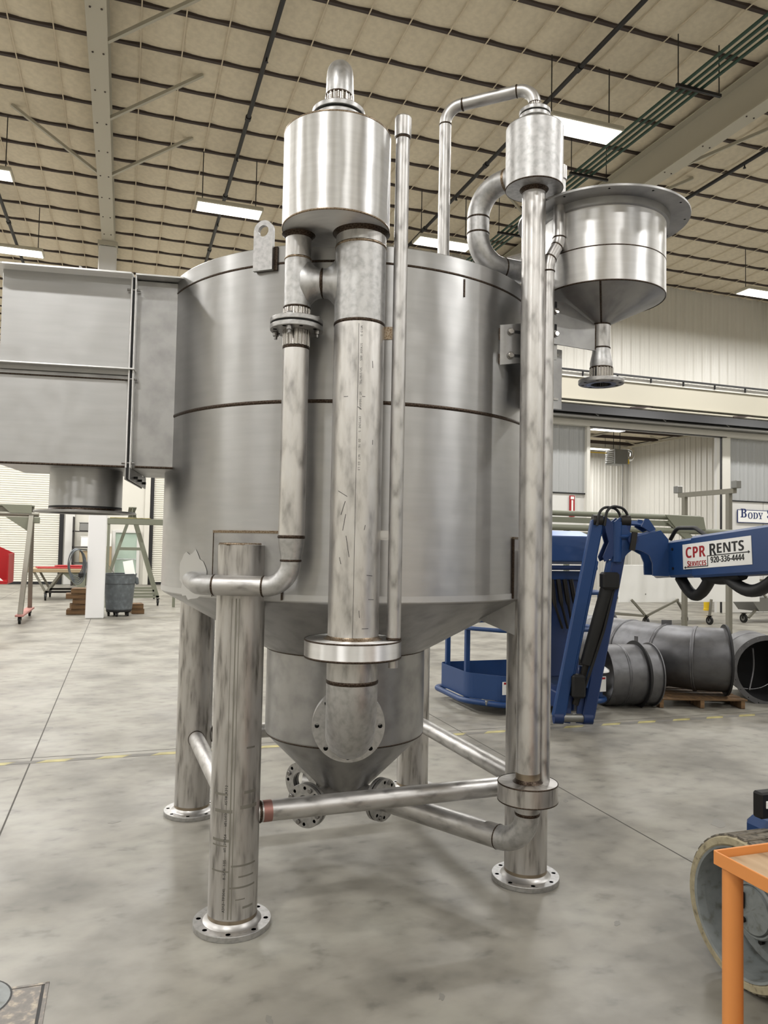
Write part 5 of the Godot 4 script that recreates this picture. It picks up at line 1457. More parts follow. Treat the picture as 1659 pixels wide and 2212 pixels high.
	# control console with its cover, hanging cables and mounting panel
	var cs: MeshInstance3D = put.call("control_console", MB.new().box(Vector3(4.30, 1.70, -6.98), Vector3(0.74, 0.27, 0.26), Basis(Vector3.RIGHT, -0.12), 0.012), M.lift_blue)
	part("console_cover", MB.new().box(Vector3(4.30, 1.85, -7.02), Vector3(0.72, 0.05, 0.3), Basis(Vector3.RIGHT, 0.25), 0.02), M.tarp_blue, cs)
	part("console_rail", MB.new().tube([Vector3(3.9, 1.52, -6.88), Vector3(4.68, 1.52, -6.88)], 0.025, 10), M.lift_blue_dark, cs)
	part("console_skirt", MB.new().box(Vector3(4.30, 1.44, -6.95), Vector3(0.72, 0.09, 0.03)), M.lift_blue, cs)
	put.call("mount_panel", MB.new().box(Vector3(4.25, 0.90, -6.98), Vector3(0.56, 1.0, 0.05), Basis(), 0.01), M.lift_blue_dark)
	for k in 4:
		put.call("control_cable", MB.new().tube(bend([Vector3(4.16 + k * 0.075, 1.40, -6.90), Vector3(4.17 + k * 0.08, 1.16, -6.86), Vector3(4.28 + k * 0.06, 0.9, -6.88)], 0.2, 6), [0.024, 0.024, 0.023, 0.022, 0.02, 0.018, 0.016, 0.013, 0.012], 10), M.dark_steel)
	put.call("platform_arm", MB.new().bar(Vector3(4.08, 0.24, -6.45), Vector3(4.15, 0.26, -7.02), 0.14, 0.16, Vector3.UP, 0.01), M.lift_blue_dark)
	put.call("white_cover", MB.new().lathe([Vector2(0.0001, 0.46), Vector2(0.12, 0.455), Vector2(0.16, 0.43), Vector2(0.165, 0.41)], 20, Transform3D(Basis(), Vector3(4.84, 0, -7.15)), true), M.label_white)

	# chassis, turret and wheels nearest the camera
	var ch: MeshInstance3D = put.call("chassis", MB.new().box(Vector3(3.22, 0.42, -1.45), Vector3(1.24, 0.30, 2.5), Basis(), 0.03), M.lift_blue_dark)
	part("chassis_end", MB.new().box(Vector3(3.2, 0.53, -2.42), Vector3(1.3, 0.12, 0.5), Basis(), 0.03), M.lift_blue, ch)
	put.call("turret", MB.new().box(Vector3(3.55, 1.0, -0.7), Vector3(1.0, 0.78, 1.6), Basis(), 0.06), M.lift_blue)
	put.call("boom_mast", MB.new().box(Vector3(3.75, 1.68, -0.5), Vector3(0.36, 0.9, 0.5), Basis(), 0.03), M.lift_blue)
	var tb: MeshInstance3D = put.call("tool_tray", MB.new().box(Vector3(2.55, 0.69, -2.49), Vector3(0.19, 0.105, 0.05), Basis(), 0.008), M.black_rubber)
	part("tray_slot", MB.new().box(Vector3(2.484, 0.695, -2.463), Vector3(0.013, 0.03, 0.006), Basis(), 0.002), M.label_white, tb)
	part("tray_inset", MB.new().box(Vector3(2.55, 0.69, -2.463), Vector3(0.085, 0.05, 0.006)), M.lift_blue_dark, tb)
	part("tray_bracket", MB.new().box(Vector3(2.60, 0.60, -2.5), Vector3(0.06, 0.14, 0.04)), M.lift_blue_dark, tb)
	var wm := wheel_meshes()
	for e in [[2.335, -2.46, 1.0], [4.09, -2.46, -1.0], [2.335, -0.45, 1.0], [4.09, -0.45, -1.0]]:
		# wheel axis along x; the outer face looks away from the chassis
		var bs := Basis(Vector3(0, 0, 1), Vector3(-1, 0, 0) * e[2], Vector3(0, 1, 0) * -1.0 * -e[2])
		bs = along(Vector3(-1 * e[2], 0, 0))
		var at := Vector3(e[0], 0.292, e[1])
		var w: MeshInstance3D = part("wheel", wm.tyre, M.tyre_pale, lift, at - base, bs)
		part("tread_lugs", wm.tread, M.tyre_grey, w)
		part("rim", wm.rim, M.rim_grey, w)
		part("hub", wm.hub, M.rim_grey, w)
		for k in 6:
			var a: float = TAU * k / 6.0 + 0.3
			part("wheel_nut", wm.nut, M.dark_steel, w, Vector3(cos(a) * 0.165, -0.168, sin(a) * 0.165))
		part("hub_plug", wm.nut, M.dark_steel, w, Vector3(0.045, -0.055, 0.03))
		part("hub_lever", MB.new().box(Vector3(-0.03, -0.05, 0.035), Vector3(0.065, 0.012, 0.02), Basis(), 0.003), M.dark_steel, w)

func wheel_meshes() -> Dictionary:
	# local y points out of the wheel's face; face at y = 0
	var r := 0.288
	var tyre := MB.new().lathe([Vector2(0.243, -0.235), Vector2(0.270, -0.24), Vector2(r - 0.008, -0.232), Vector2(r - 0.008, -0.01), Vector2(0.276, -0.001), Vector2(0.252, 0.0), Vector2(0.243, -0.006)], 72)
	var tread := MB.new()
	for k in 34:
		var a := TAU * k / 34.0
		var bs := Basis(Vector3.UP, -a)
		tread.box(Vector3(cos(a), 0, sin(a)) * (r - 0.009) + Vector3(0, -0.12, 0), Vector3(0.018, 0.22, 0.042), bs, 0.004)
	var rim := MB.new().lathe([Vector2(0.0001, -0.178), Vector2(0.205, -0.178), Vector2(0.224, -0.165), Vector2(0.232, -0.04), Vector2(0.236, -0.002), Vector2(0.245, 0.0)], 64)
	# seen from outside, the dish opens towards +y
	var dish := MB.new().lathe([Vector2(0.245, 0.001), Vector2(0.236, -0.003), Vector2(0.230, -0.04), Vector2(0.222, -0.163), Vector2(0.20, -0.176), Vector2(0.0001, -0.176)], 64)
	for i in dish.n.size(): dish.n[i] = dish.n[i]
	var hub := MB.new().lathe([Vector2(0.108, -0.178), Vector2(0.108, -0.075), Vector2(0.102, -0.068), Vector2(0.096, -0.068), Vector2(0.092, -0.076), Vector2(0.088, -0.062), Vector2(0.0001, -0.060)], 48)
	var nut := MB.new().lathe([Vector2(0.012, 0), Vector2(0.012, 0.014), Vector2(0.0001, 0.016)], 6)
	return {"tyre": tyre.mesh(), "tread": tread.mesh(), "rim": dish.mesh(), "hub": hub.mesh(), "nut": nut.mesh()}

func caster(parent: Node3D, at: Vector3, r := 0.08) -> void:
	var c := part("caster", MB.new().tube([Vector3(-0.022, r, 0), Vector3(0.022, r, 0)], r, 18), M.black_rubber, parent, at)
	part("hub", MB.new().tube([Vector3(-0.026, r, 0), Vector3(0.026, r, 0)], r * 0.55, 14), M.galvanized, c)
	part("fork", MB.new().box(Vector3(-0.032, r * 1.5, 0), Vector3(0.006, r * 1.2, 0.05)), M.dark_steel, c)
	part("fork", MB.new().box(Vector3(0.032, r * 1.5, 0), Vector3(0.006, r * 1.2, 0.05)), M.dark_steel, c)
	part("top_plate", MB.new().box(Vector3(0, r * 2.1, 0), Vector3(0.10, 0.012, 0.10)), M.dark_steel, c)

# ---------- ducts, carts and racks at the right ----------
func duct(at: Vector3, dir: Vector3, r: float, ln: float, label: String, rings: Array) -> Node3D:
	var o := thing("duct_section", at, label, "duct", "grey sheet-metal duct sections on the floor")
	var bs := along(dir)
	var xf := Transform3D(bs, Vector3(0, r, 0))
	part("duct_body", MB.new().lathe([Vector2(r - 0.012, 0), Vector2(r - 0.012, ln)], 64, xf).lathe([Vector2(r - 0.02, ln), Vector2(r - 0.02, 0)], 64, xf), M.duct_steel, o)
	for y in rings:
		var rp := Transform3D(bs, Vector3(0, r, 0) + bs.y * (y as float))
		part("stiffener", MB.new().lathe([Vector2(r - 0.013, -0.02), Vector2(r - 0.006, -0.017), Vector2(r - 0.006, -0.006), Vector2(r - 0.013, -0.002), Vector2(r - 0.006, 0.002), Vector2(r - 0.006, 0.014), Vector2(r - 0.013, 0.018)], 64, rp, true), M.duct_steel, o)
	return o

func right_things() -> void:
	# ducts lie with their mouths towards the right and the viewer
	var dir1 := Vector3(0.985, 0, 0.17).normalized()
	var d1 := duct(Vector3(5.03, 0, -7.30), dir1, 0.34, 0.58, "short grey duct section lying on the floor beside the jib", [0.20])
	var b1 := along(dir1)
	part("end_flange", MB.new().flange(0.347, 0.318, 0.014, 16, 0.34, 0.003, Transform3D(b1, Vector3(0, 0.34, 0) + b1.y * 0.57)), M.duct_steel, d1)
	part("stiffener_band", MB.new().lathe([Vector2(0.328, 0), Vector2(0.37, 0.002), Vector2(0.37, 0.008), Vector2(0.328, 0.05)], 64, Transform3D(b1, Vector3(0, 0.34, 0) + b1.y * 0.40)), M.duct_dark, d1)
	part("lug", MB.new().box(Vector3(0, 0.73, 0) + b1.y * 0.415, Vector3(0.012, 0.06, 0.05)), M.duct_steel, d1)
	# mitred elbow duct
	var d2 := thing("duct_section", Vector3(5.99, 0.132, -7.2), "long grey elbowed duct resting on a wooden pallet", "duct", "grey sheet-metal duct sections on the floor")
	var cuts := [Vector3(0.47, 0.37, 0.20), Vector3(0.20, 0.37, 0.04), Vector3(0.06, 0.37, -0.28), Vector3(-0.04, 0.37, -0.80), Vector3(-0.10, 0.37, -1.4)]
	part("duct_body", MB.new().tube(cuts, 0.355, 56, false), M.duct_steel, d2)
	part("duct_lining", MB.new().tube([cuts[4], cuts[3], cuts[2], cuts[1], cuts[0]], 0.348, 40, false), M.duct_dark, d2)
	for i in [1, 2, 3]:
		var dd: Vector3 = ((cuts[i + 1] - cuts[i]).normalized() + (cuts[i] - cuts[i - 1]).normalized()).normalized()
		part("stiffener", MB.new().lathe([Vector2(0.354, -0.02), Vector2(0.365, -0.016), Vector2(0.365, -0.006), Vector2(0.356, 0.0), Vector2(0.365, 0.006), Vector2(0.365, 0.016), Vector2(0.354, 0.02)], 56, Transform3D(along(dd), cuts[i]), true), M.duct_steel, d2)
	var dir2: Vector3 = (cuts[0] - cuts[1]).normalized()
	part("end_flange", MB.new().flange(0.395, 0.35, 0.022, 20, 0.378, 0.006, Transform3D(along(dir2), cuts[0] - dir2 * 0.01)), M.duct_dark, d2)
	part("lifting_lug", MB.new().box(Vector3(0.06, 0.745, -0.28), Vector3(0.12, 0.06, 0.01), Basis(Vector3.UP, -0.3)), M.duct_steel, d2)
	var dir3 := Vector3(-0.50, 0, 0.86).normalized()
	var d3 := duct(Vector3(7.46, 0, -7.70), dir3, 0.375, 0.92, "open-mouthed grey duct section facing the camera at right edge", [0.30])
	var b3 := along(dir3)
	part("end_flange", MB.new().flange(0.402, 0.345, 0.018, 20, 0.382, 0.006, Transform3D(b3, Vector3(0, 0.375, 0) + b3.y * 0.91)), M.duct_steel, d3)
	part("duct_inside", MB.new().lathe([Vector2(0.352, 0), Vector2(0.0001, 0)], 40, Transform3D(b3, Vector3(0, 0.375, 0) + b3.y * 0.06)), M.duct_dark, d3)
	part("inner_vane", MB.new().tube(bend([Vector3(-0.25, 0.15, 0.0) + b3.y * 0.8, Vector3(-0.16, 0.4, 0) + b3.y * 0.75, Vector3(-0.2, 0.62, 0) + b3.y * 0.8], 0.3, 6), 0.012, 8), M.duct_steel, d3)
	var d4 := duct(Vector3(5.75, 0, -9.6), Vector3(0.93, 0.0, 0.35).normalized(), 0.40, 0.9, "grey duct section lying behind the jib", [0.4])
	var b4 := along(Vector3(0.93, 0.0, 0.35).normalized())
	part("end_flange", MB.new().flange(0.44, 0.38, 0.02, 20, 0.42, 0.006, Transform3D(b4, Vector3(0, 0.4, 0) + b4.y * 0.88)), M.duct_dark, d4)
	# pallet below the long duct
	var pl := thing("pallet", Vector3(6.16, 0, -7.25), "wooden pallet under the long grey duct", "pallet", "", -0.3)
	for k in 5:
		part("board", MB.new().box(Vector3(0, 0.095, -0.32 + k * 0.16), Vector3(1.0, 0.018, 0.12), Basis(), 0.003), M.lumber, pl)
	for k in 3:
		part("stringer", MB.new().box(Vector3(-0.45 + k * 0.45, 0.045, 0), Vector3(0.045, 0.085, 0.76), Basis(), 0.003), M.lumber, pl)
	# carts with a big white panel
	var ct := thing("panel_cart", Vector3(12.0, 0, -14.9), "wheeled steel cart carrying a large white panel", "cart")
	part("white_panel", MB.new().box(Vector3(0.76, 0.96, 0.0), Vector3(4.06, 0.86, 0.03), Basis(), 0.004), M.label_white, ct)
	for x in [-0.55, 0.85, 1.9]:
		part("screw", MB.new().tube([Vector3(x, 0.72, 0.01), Vector3(x, 0.72, 0.02)], 0.016, 8), M.galvanized, ct)
	part("bed", MB.new().box(Vector3(0.4, 0.62, -0.5), Vector3(3.0, 0.06, 0.9)), M.steel_tube, ct)
	for e in [[-0.85, -1.0], [-0.6, 0.1], [0.9, -0.4], [1.2, 0.1]]:
		caster(ct, Vector3(e[0], 0, e[1]), 0.10)
	for e in [[-1.0, 0.6, 0.1, -0.6, 0.22, 0.1], [0.3, 0.6, 0.1, -0.6, 0.22, 0.1], [0.25, 0.6, 0.1, 0.9, 0.22, -0.4], [-0.85, 0.22, -1.0, -0.6, 0.22, 0.1], [1.25, 0.6, 0.1, 1.2, 0.22, 0.1], [-0.6, 0.22, 0.1, -1.7, 0.30, 0.1]]:
		part("leg", MB.new().bar(Vector3(e[0], e[1], e[2]), Vector3(e[3], e[4], e[5]), 0.045, 0.045), M.steel_tube, ct)
	var c2 := thing("tool_cart", Vector3(15.6, 0, -15.2), "grey wheeled cart with sloped sides near the partition", "cart")
	part("tub", MB.new().prism(PackedVector2Array([Vector2(-1.0, 0.62), Vector2(-0.7, 0.28), Vector2(1.4, 0.28), Vector2(1.4, 0.62)]), 0.7, Transform3D(Basis(), Vector3(0, 0, -0.5))), M.galvanized, c2)
	part("motor", MB.new().box(Vector3(0.4, 0.5, 0.3), Vector3(0.9, 0.16, 0.2), Basis(), 0.02), M.clutter_dark, c2)
	part("handle", MB.new().bar(Vector3(-0.9, 1.05, 0.2), Vector3(-0.5, 0.62, 0.2), 0.04, 0.04), M.steel_tube, c2)
	part("handle", MB.new().bar(Vector3(-1.3, 1.05, 0.2), Vector3(0.6, 1.05, 0.2), 0.05, 0.05), M.steel_tube, c2)
	part("leg", MB.new().bar(Vector3(-0.95, 0.12, 0.1), Vector3(-0.45, 0.55, 0.1), 0.05, 0.05), M.steel_tube, c2)
	caster(c2, Vector3(-1.08, 0, 0.08), 0.11)
	caster(c2, Vector3(1.2, 0, 0.08), 0.11)
	# square-tube stand
	var st := thing("tube_stand", Vector3(11.91, 0, -13.45), "tall grey square-tube stand in front of the opening", "stand")
	for z in [-0.68, 0.65]:
		part("post", MB.new().bar(Vector3(0, 0, z), Vector3(0, 2.98, z), 0.10, 0.10, Vector3.UP, 0.008), M.steel_tube, st)
		part("foot", MB.new().box(Vector3(0, 0.01, z), Vector3(0.5, 0.02, 0.2)), M.steel_tube, st)
	part("top_beam", MB.new().bar(Vector3(0, 2.99, -0.85), Vector3(0, 2.99, 0.82), 0.09, 0.10), M.steel_tube, st)
	for z in [-0.9, 0.85]:
		part("end_block", MB.new().box(Vector3(0, 3.12, z), Vector3(0.14, 0.16, 0.15), Basis(), 0.01), M.galvanized, st)
	# long rack rails behind the boom
	var rk := thing("pipe_rack", Vector3(7.6, 0, -11.4), "long pale green steel rack rails behind the blue boom", "rack")
	part("rail", MB.new().tube([Vector3(-3.4, 2.335, 0), Vector3(1.95, 2.30, 0.45)], 0.045, 12), M.green_grey, rk)
	part("rail", MB.new().bar(Vector3(-3.4, 2.225, 0), Vector3(1.95, 2.19, 0.45), 0.06, 0.09), M.green_grey, rk)
	part("rail", MB.new().tube([Vector3(-3.4, 2.085, 0.05), Vector3(4.4, 2.06, 0.7)], 0.05, 12), M.green_grey, rk)
	part("rail", MB.new().tube([Vector3(-3.4, 1.985, 0.05), Vector3(1.2, 1.97, 0.45)], 0.03, 12), M.green_grey, rk)
	part("gusset", MB.new().prism(PackedVector2Array([Vector2(0, 0.12), Vector2(0.75, 0.10), Vector2(0.80, -0.12), Vector2(0.22, -0.12)]), 0.02, Transform3D(Basis(Vector3.UP, -0.08), Vector3(1.2, 2.22, 0.47))), M.green_grey, rk)
	part("diagonal", MB.new().bar(Vector3(1.3, 2.25, 0.45), Vector3(1.95, 1.75, 0.5), 0.06, 0.12), M.green_grey, rk)
	for e in [[-3.2, 0.0], [-0.6, 0.25], [3.9, 0.66]]:
		part("leg", MB.new().bar(Vector3(e[0], 0.02, e[1]), Vector3(e[0], 2.05, e[1]), 0.07, 0.07), M.green_grey, rk)
		part("foot", MB.new().box(Vector3(e[0], 0.01, e[1]), Vector3(0.3, 0.02, 0.6)), M.green_grey, rk)

# ---------- things seen at the left, under the duct box ----------
func left_things() -> void:
	var gt := thing("rolling_gantry", Vector3(-1.93, 0, -17.95), "grey rolling gantry frame with pink base at the left edge", "gantry")
	part("base_beam", MB.new().box(Vector3(0.0, 0.17, 0), Vector3(0.16, 0.04, 2.0), Basis(), 0.005), M.pink_paint, gt)
	part("leg", MB.new().bar(Vector3(0.06, 2.2, 0.08), Vector3(0.0, 0.18, 0.85), 0.09, 0.09), M.steel_tube, gt)
	part("leg", MB.new().bar(Vector3(0.06, 2.2, -0.02), Vector3(0.0, 0.18, -0.85), 0.09, 0.09), M.steel_tube, gt)
	part("top_beam", MB.new().box(Vector3(-2.4, 2.42, 0), Vector3(5.0, 0.03, 0.14)), M.green_grey, gt)
	part("top_beam_web", MB.new().box(Vector3(-2.4, 2.34, 0), Vector3(5.0, 0.16, 0.02)), M.steel_tube, gt)
	part("top_tube", MB.new().tube([Vector3(-5.0, 2.24, 0.05), Vector3(0.2, 2.24, 0.05)], 0.05, 12), M.steel_tube, gt)
	part("gusset", MB.new().prism(PackedVector2Array([Vector2(-0.55, 2.44), Vector2(0.06, 2.44), Vector2(0.06, 2.26), Vector2(-0.35, 2.26)]), 0.015, Transform3D(Basis(), Vector3(0, 0, 0.09))), M.green_grey, gt)
	part("gusset", MB.new().prism(PackedVector2Array([Vector2(-0.45, 2.18), Vector2(0.04, 2.18), Vector2(0.04, 1.85)]), 0.015, Transform3D(Basis(), Vector3(0, 0, 0.09))), M.green_grey, gt)
	part("end_sleeve", MB.new().box(Vector3(0.14, 2.12, 0.05), Vector3(0.16, 0.13, 0.13), Basis(), 0.01), M.green_grey, gt)
	caster(gt, Vector3(0, 0, 0.88), 0.08)
	caster(gt, Vector3(0, 0, -0.88), 0.08)
	var rb := thing("red_bin", Vector3(-2.75, 0, -16.7), "bright red open steel bin cut by the left edge", "bin")
	part("side_panel", MB.new().prism(PackedVector2Array([Vector2(-0.6, 0.86), Vector2(0.66, 0.86), Vector2(0.66, 1.42), Vector2(0.28, 1.60), Vector2(-0.6, 1.60)]), 0.02, Transform3D(Basis(), Vector3(0, 0, -0.5))), M.red_paint, rb)
	part("end_panel", MB.new().box(Vector3(0.65, 1.14, -0.1), Vector3(0.02, 0.56, 0.8)), M.red_paint, rb)
	part("liner", MB.new().prism(PackedVector2Array([Vector2(-0.6, 0.90), Vector2(0.58, 0.90), Vector2(0.22, 1.22), Vector2(-0.6, 1.30)]), 0.015, Transform3D(Basis(), Vector3(0, 0, 0.30))), M.label_white, rb)
	part("bottom_lip", MB.new().box(Vector3(0, 0.86, -0.1), Vector3(1.3, 0.05, 0.84)), M.red_paint, rb)
	for e in [[-0.5, -0.4], [0.55, -0.4], [-0.5, 0.2], [0.1, 0.2]]:
		part("leg", MB.new().box(Vector3(e[0] - 0.3, 0.42, e[1]), Vector3(0.06, 0.84, 0.06)), M.steel_tube, rb)
	# flat cart with red plate
	var fc := thing("flat_cart", Vector3(-1.75, 0, -24.3), "low steel cart with red plates on top by the shutter", "cart")
	part("deck", MB.new().box(Vector3(0, 0.84, 0), Vector3(1.6, 0.10, 1.6), Basis(), 0.01), M.clutter_tan, fc)
	part("red_plate", MB.new().box(Vector3(0.0, 0.91, 0.1), Vector3(1.2, 0.03, 1.0), Basis(Vector3.UP, 0.15), 0.005), M.red_paint, fc)
	part("red_plate", MB.new().box(Vector3(0.35, 0.95, -0.3), Vector3(0.9, 0.03, 0.7), Basis(Vector3.UP, -0.1), 0.005), M.red_paint, fc)
	for s: float in [-1.0, 1.0]:
		part("leg", MB.new().bar(Vector3(-0.6, 0.8, 0.7 * s), Vector3(-0.28, 0.22, 0.7 * s), 0.06, 0.06), M.steel_tube, fc)
		part("leg", MB.new().bar(Vector3(0.1, 0.8, 0.7 * s), Vector3(-0.28, 0.22, 0.7 * s), 0.06, 0.06), M.steel_tube, fc)
		part("side_plate", MB.new().prism(PackedVector2Array([Vector2(0.1, 0.80), Vector2(0.75, 0.80), Vector2(0.75, 0.35), Vector2(0.55, 0.38)]), 0.02, Transform3D(Basis(), Vector3(0, 0, 0.7 * s))), M.green_grey, fc)
		part("stretcher", MB.new().bar(Vector3(-0.28, 0.24, 0.7 * s), Vector3(0.9, 0.24, 0.7 * s), 0.06, 0.06), M.dark_steel, fc)
		caster(fc, Vector3(-0.28, 0, 0.72 * s), 0.10)
		caster(fc, Vector3(0.85, 0, 0.72 * s), 0.10)
	# rolling A-frame crane
	var af := thing("a_frame_crane", Vector3(0.2, 0, -22.6), "tall rolling A-frame crane with casters behind the waste bin", "crane")
	for z in [1.1, -1.5]:
		part("leg", MB.new().bar(Vector3(-0.02, 2.5, z), Vector3(-0.72, 0.22, z), 0.08, 0.08), M.green_grey, af)
		part("leg", MB.new().bar(Vector3(0.02, 2.5, z), Vector3(0.72, 0.22, z), 0.08, 0.08), M.green_grey, af)
		part("crosspiece", MB.new().bar(Vector3(-0.34, 1.5, z), Vector3(0.34, 1.5, z), 0.06, 0.06), M.green_grey, af)
		part("crosspiece", MB.new().bar(Vector3(-0.7, 0.32, z), Vector3(0.7, 0.32, z), 0.06, 0.06), M.green_grey, af)
		part("foot_beam", MB.new().bar(Vector3(-0.75, 0.24, z), Vector3(0.75, 0.24, z), 0.08, 0.06), M.green_grey, af)
		caster(af, Vector3(-0.72, 0, z), 0.09)
		caster(af, Vector3(0.72, 0, z), 0.09)
	part("head_beam", MB.new().box(Vector3(0, 2.60, -0.2), Vector3(0.2, 0.025, 3.0)), M.green_grey, af)
	part("head_beam_web", MB.new().box(Vector3(0, 2.51, -0.2), Vector3(0.02, 0.18, 3.0)), M.green_grey, af)
	part("head_beam_foot", MB.new().box(Vector3(0, 2.42, -0.2), Vector3(0.2, 0.025, 3.0)), M.green_grey, af)
	var sb := thing("stored_beam", Vector3(0.35, 0, -21.0), "grey steel beam laid across the A-frame with yellow edge", "beam")
	part("beam", MB.new().box(Vector3(0.1, 2.22, 0), Vector3(1.75, 0.16, 0.1), Basis(), 0.01), M.green_grey, sb)
	part("yellow_edge", MB.new().box(Vector3(-0.2, 2.31, 0.03), Vector3(1.0, 0.02, 0.05)), M.tape_yellow, sb)
	part("post", MB.new().bar(Vector3(-0.72, 0, 0), Vector3(-0.72, 2.16, 0), 0.07, 0.07), M.green_grey, sb)
	part("post", MB.new().bar(Vector3(0.95, 0, 0), Vector3(0.95, 2.16, 0), 0.07, 0.07), M.green_grey, sb)
	# waste bin on a dolly
	var wb := thing("waste_bin", Vector3(-0.05, 0, -18.66), "round grey plastic waste bin on a wheeled dolly", "bin")
	part("barrel", MB.new().lathe([Vector2(0.0001, 0.14), Vector2(0.27, 0.14), Vector2(0.285, 0.16), Vector2(0.335, 0.74)], 40).lathe([Vector2(0.325, 0.95), Vector2(0.27, 0.2), Vector2(0.0001, 0.2)], 40), M.bin_grey, wb)
	part("rim_band", MB.new().lathe([Vector2(0.335, 0.735), Vector2(0.352, 0.745), Vector2(0.362, 0.94), Vector2(0.375, 0.955), Vector2(0.37, 0.97), Vector2(0.335, 0.965)], 40), M.bin_grey, wb)
	for s: float in [-1.0, 1.0]:
		part("handle", MB.new().box(Vector3(0.37 * s, 0.80, 0), Vector3(0.08, 0.16, 0.2), Basis(Vector3.BACK, 0.15 * s), 0.02), M.bin_grey, wb)
	part("dolly", MB.new().lathe([Vector2(0.0001, 0.10), Vector2(0.26, 0.10), Vector2(0.28, 0.115), Vector2(0.28, 0.145), Vector2(0.0001, 0.145)], 28), M.black_rubber, wb)
	for k in 5:
		var a := TAU * k / 5.0 + 0.5
		caster(wb, Vector3(cos(a) * 0.22, 0, sin(a) * 0.22), 0.045)
	var pr := thing("paper_sheet", Vector3(0.14, 1.10, -18.5), "white paper sheet sticking out of the grey waste bin", "paper")
	part("sheet", MB.new().box(Vector3(0, 0.0, 0), Vector3(0.22, 0.34, 0.004), Basis(Vector3.BACK, 0.2) * Basis(Vector3.RIGHT, -0.25)), M.paper, pr)
	var sk := thing("wood_stick", Vector3(-0.28, 0.9, -18.6), "dark offcut strip leaning in the grey waste bin", "offcut")
	part("strip", MB.new().bar(Vector3(0.14, 0.02, 0), Vector3(-0.06, 0.30, 0.02), 0.04, 0.012), M.green_grey, sk)
	# cribbing timber beside the column
	var k := 0
	for e in [[-0.98, 0.06, 0.42, 0.0, "lowest timber block in the cribbing left of the column"], [-0.94, 0.18, 0.36, 0.12, "second timber block in the cribbing left of the column"], [-0.90, 0.30, 0.28, -0.1, "third timber block in the cribbing left of the column"], [-1.0, 0.42, 0.44, 0.05, "fourth timber block in the cribbing left of the column"], [-0.92, 0.54, 0.34, -0.06, "topmost timber block in the cribbing left of the column"]]:
		var o := thing("timber_block", Vector3(e[0], e[1] - 0.06, -19.25), e[4], "timber", "timber cribbing by the column", e[3])
		part("timber", MB.new().box(Vector3(0, 0.06, 0), Vector3(e[2], 0.115, 0.5), Basis(), 0.006), M.lumber, o)
	for e in [[0.36, 0.06, "lower timber block right of the waste bin"], [0.34, 0.18, "upper timber block right of the waste bin"]]:
		var o := thing("timber_block", Vector3(e[0], e[1] - 0.06, -19.25), e[2], "timber", "timber beside the bin", 0.1)
		part("timber", MB.new().box(Vector3(0, 0.06, 0), Vector3(0.28, 0.115, 0.4), Basis(), 0.006), M.lumber, o)
	# cable coil on the column
	var hz := thing("cable_coil", Vector3(-0.97, 0.9, -17.98), "grey cable coiled and hung on the side of the white column", "cable")
	for j in 6:
		var pts := []
		for q in 25:
			var a := TAU * q / 24.0
			pts.append(Vector3(cos(a) * (0.15 + 0.012 * (j % 3)) + 0.01 * j, 0.33 + sin(a) * (0.30 + 0.015 * j) - 0.02 * j, -0.05 + 0.02 * j))
		part("cable_loop", MB.new().tube(pts, 0.011, 8, false), M.bin_grey, hz)
	part("hook", MB.new().bar(Vector3(0.02, 0.62, 0.0), Vector3(0.22, 0.60, -0.06), 0.03, 0.02), M.dark_steel, hz)
	part("plug", MB.new().box(Vector3(0.12, 0.06, 0.06), Vector3(0.1, 0.11, 0.1), Basis(), 0.02), M.black_rubber, hz)
	# shelf with odds and ends by the far wall
	var sf := thing("storage_shelf", Vector3(-1.45, 0, -31.4), "dark storage shelving by the far wall behind the column", "shelving")
	for x in [-0.36, 0.55]:
		for z in [-0.25, 0.25]:
			part("upright", MB.new().box(Vector3(x, 1.3, z), Vector3(0.05, 2.6, 0.05)), M.clutter_dark, sf)
	for y in [0.15, 0.85, 1.45, 2.05]:
		part("shelf_board", MB.new().box(Vector3(0.1, y, 0), Vector3(0.96, 0.04, 0.55)), M.clutter_dark, sf)
	for e in [[-0.12, 0.17, 0.4, 0.5, "clutter_dark", "dark box on the bottom shelf of the far shelving"], [0.05, 0.87, 0.34, 0.42, "clutter_tan", "tan carton on the second shelf of the far shelving"], [0.12, 1.47, 0.4, 0.38, "label_white", "white tub on the third shelf of the far shelving"], [0.1, 2.07, 0.5, 0.3, "galvanized", "grey case on the top shelf of the far shelving"]]:
		var o := thing("shelf_box", Vector3(-1.45 + e[0], e[1], -31.4), e[5], "box", "boxes on the far shelving")
		part("carton", MB.new().box(Vector3(0, e[3] / 2, 0), Vector3(e[2], e[3], 0.4), Basis(), 0.02), M[e[4]], o)
		part("carton_lid", MB.new().box(Vector3(0, e[3] + 0.01, 0), Vector3(e[2] + 0.03, 0.03, 0.42), Basis(), 0.01), M[e[4]], o)
	var bd := thing("cardboard_sheet", Vector3(-0.62, 0, -31.6), "tan cardboard sheet leaning by the far glazed door", "cardboard")
	part("sheet", MB.new().box(Vector3(0, 0.75, 0), Vector3(0.4, 1.5, 0.05), Basis(Vector3.RIGHT, -0.05), 0.01), M.clutter_tan, bd)
	part("paper", MB.new().box(Vector3(0.0, 1.75, 0.0), Vector3(0.36, 0.5, 0.02)), M.paper, bd)

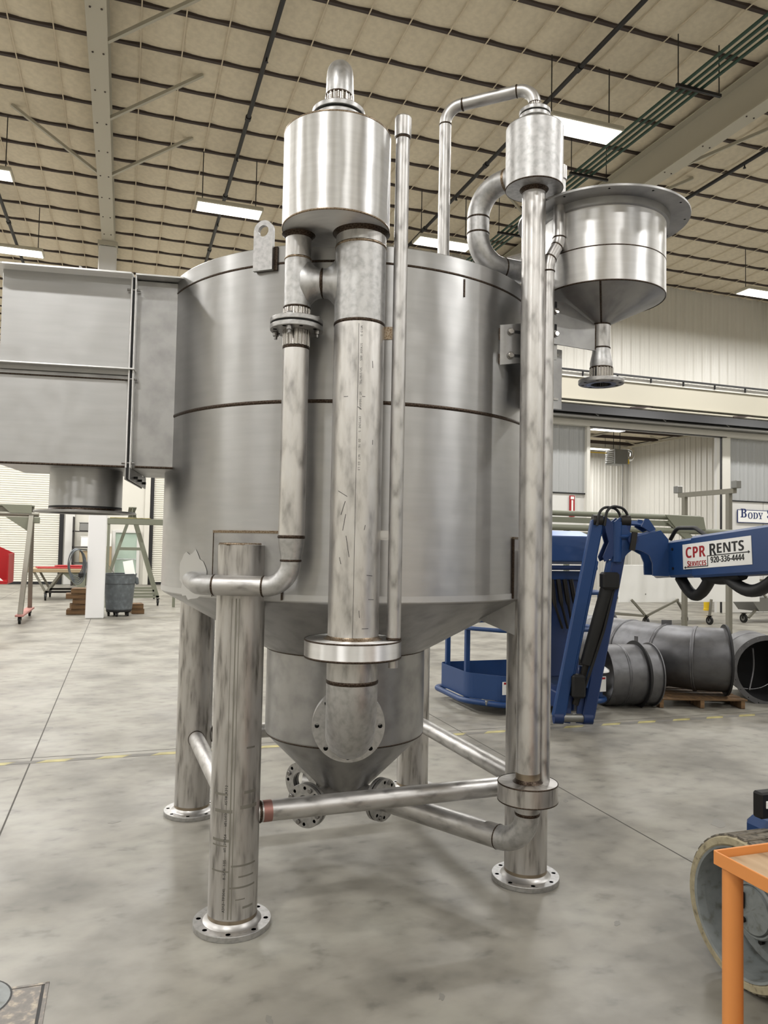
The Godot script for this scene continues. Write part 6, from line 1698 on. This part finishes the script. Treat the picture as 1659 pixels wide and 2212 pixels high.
# ---------- things close to the camera ----------
func near_things() -> void:
	var tb := thing("work_table", Vector3(2.05, 0, -1.35), "orange steel work table with plywood top at lower right corner", "table")
	var x0 := -0.514
	var x1 := 0.55
	var z0 := -0.355
	var z1 := 0.36
	part("table_top", MB.new().box(Vector3((x0 + x1) / 2, 0.872, (z0 + z1) / 2), Vector3(x1 - x0 - 0.012, 0.018, z1 - z0 - 0.012), Basis(), 0.002), M.plywood, tb)
	for e in [[Vector3(x0, 0.884, z0), Vector3(x1, 0.884, z0)], [Vector3(x0, 0.884, z1), Vector3(x1, 0.884, z1)]]:
		part("frame_rail", MB.new().bar(e[0], e[1], 0.006, 0.036, Vector3.UP, 0.0015), M.orange_paint, tb)
	for e in [[Vector3(x0, 0.884, z0), Vector3(x0, 0.884, z1)], [Vector3(x1, 0.884, z0), Vector3(x1, 0.884, z1)]]:
		part("frame_rail", MB.new().bar(e[0], e[1], 0.006, 0.036, Vector3.UP, 0.0015), M.orange_paint, tb)
	for x in [x0 + 0.032, x1 - 0.032]:
		for z in [z0 + 0.032, z1 - 0.032]:
			part("leg", MB.new().tube([Vector3(x, 0.0, z), Vector3(x, 0.868, z)], 0.0262, 24), M.orange_paint, tb)
	part("lower_shelf", MB.new().box(Vector3(0.02, 0.22, 0), Vector3(1.0, 0.02, 0.66)), M.orange_paint, tb)
	part("screw", MB.new().tube([Vector3(x0 + 0.2, 0.880, z0 + 0.05), Vector3(x0 + 0.2, 0.883, z0 + 0.05)], 0.004, 8), M.dark_steel, tb)
	# steel cover plate set in the slab
	var cp := thing("floor_cover", Vector3(-0.63, 0, -2.86), "worn steel floor cover plate at the lower left corner", "cover plate")
	part("plate", MB.new().box(Vector3(0.0, 0.0015, 0), Vector3(0.78, 0.003, 0.80), Basis(), 0.001), M.cover_plate, cp)
	part("edge_gap", MB.new().box(Vector3(0.395, 0.0008, 0), Vector3(0.010, 0.0016, 0.82)), M.gasket, cp)
	part("edge_bar", MB.new().box(Vector3(0.408, 0.0015, 0), Vector3(0.014, 0.003, 0.84)), M.cover_plate, cp)
	part("edge_bar", MB.new().box(Vector3(0.0, 0.0015, -0.412), Vector3(0.83, 0.003, 0.014)), M.cover_plate, cp)
	part("access_lid", MB.new().lathe([Vector2(0.145, 0.0), Vector2(0.145, 0.0042), Vector2(0.0001, 0.0042)], 40, Transform3D(Basis(), Vector3(0.14, 0, -0.36))), M.rim_grey, cp)
	part("lid_gap", MB.new().lathe([Vector2(0.152, 0.0), Vector2(0.152, 0.0036), Vector2(0.14, 0.0036)], 40, Transform3D(Basis(), Vector3(0.14, 0, -0.36))), M.gasket, cp)
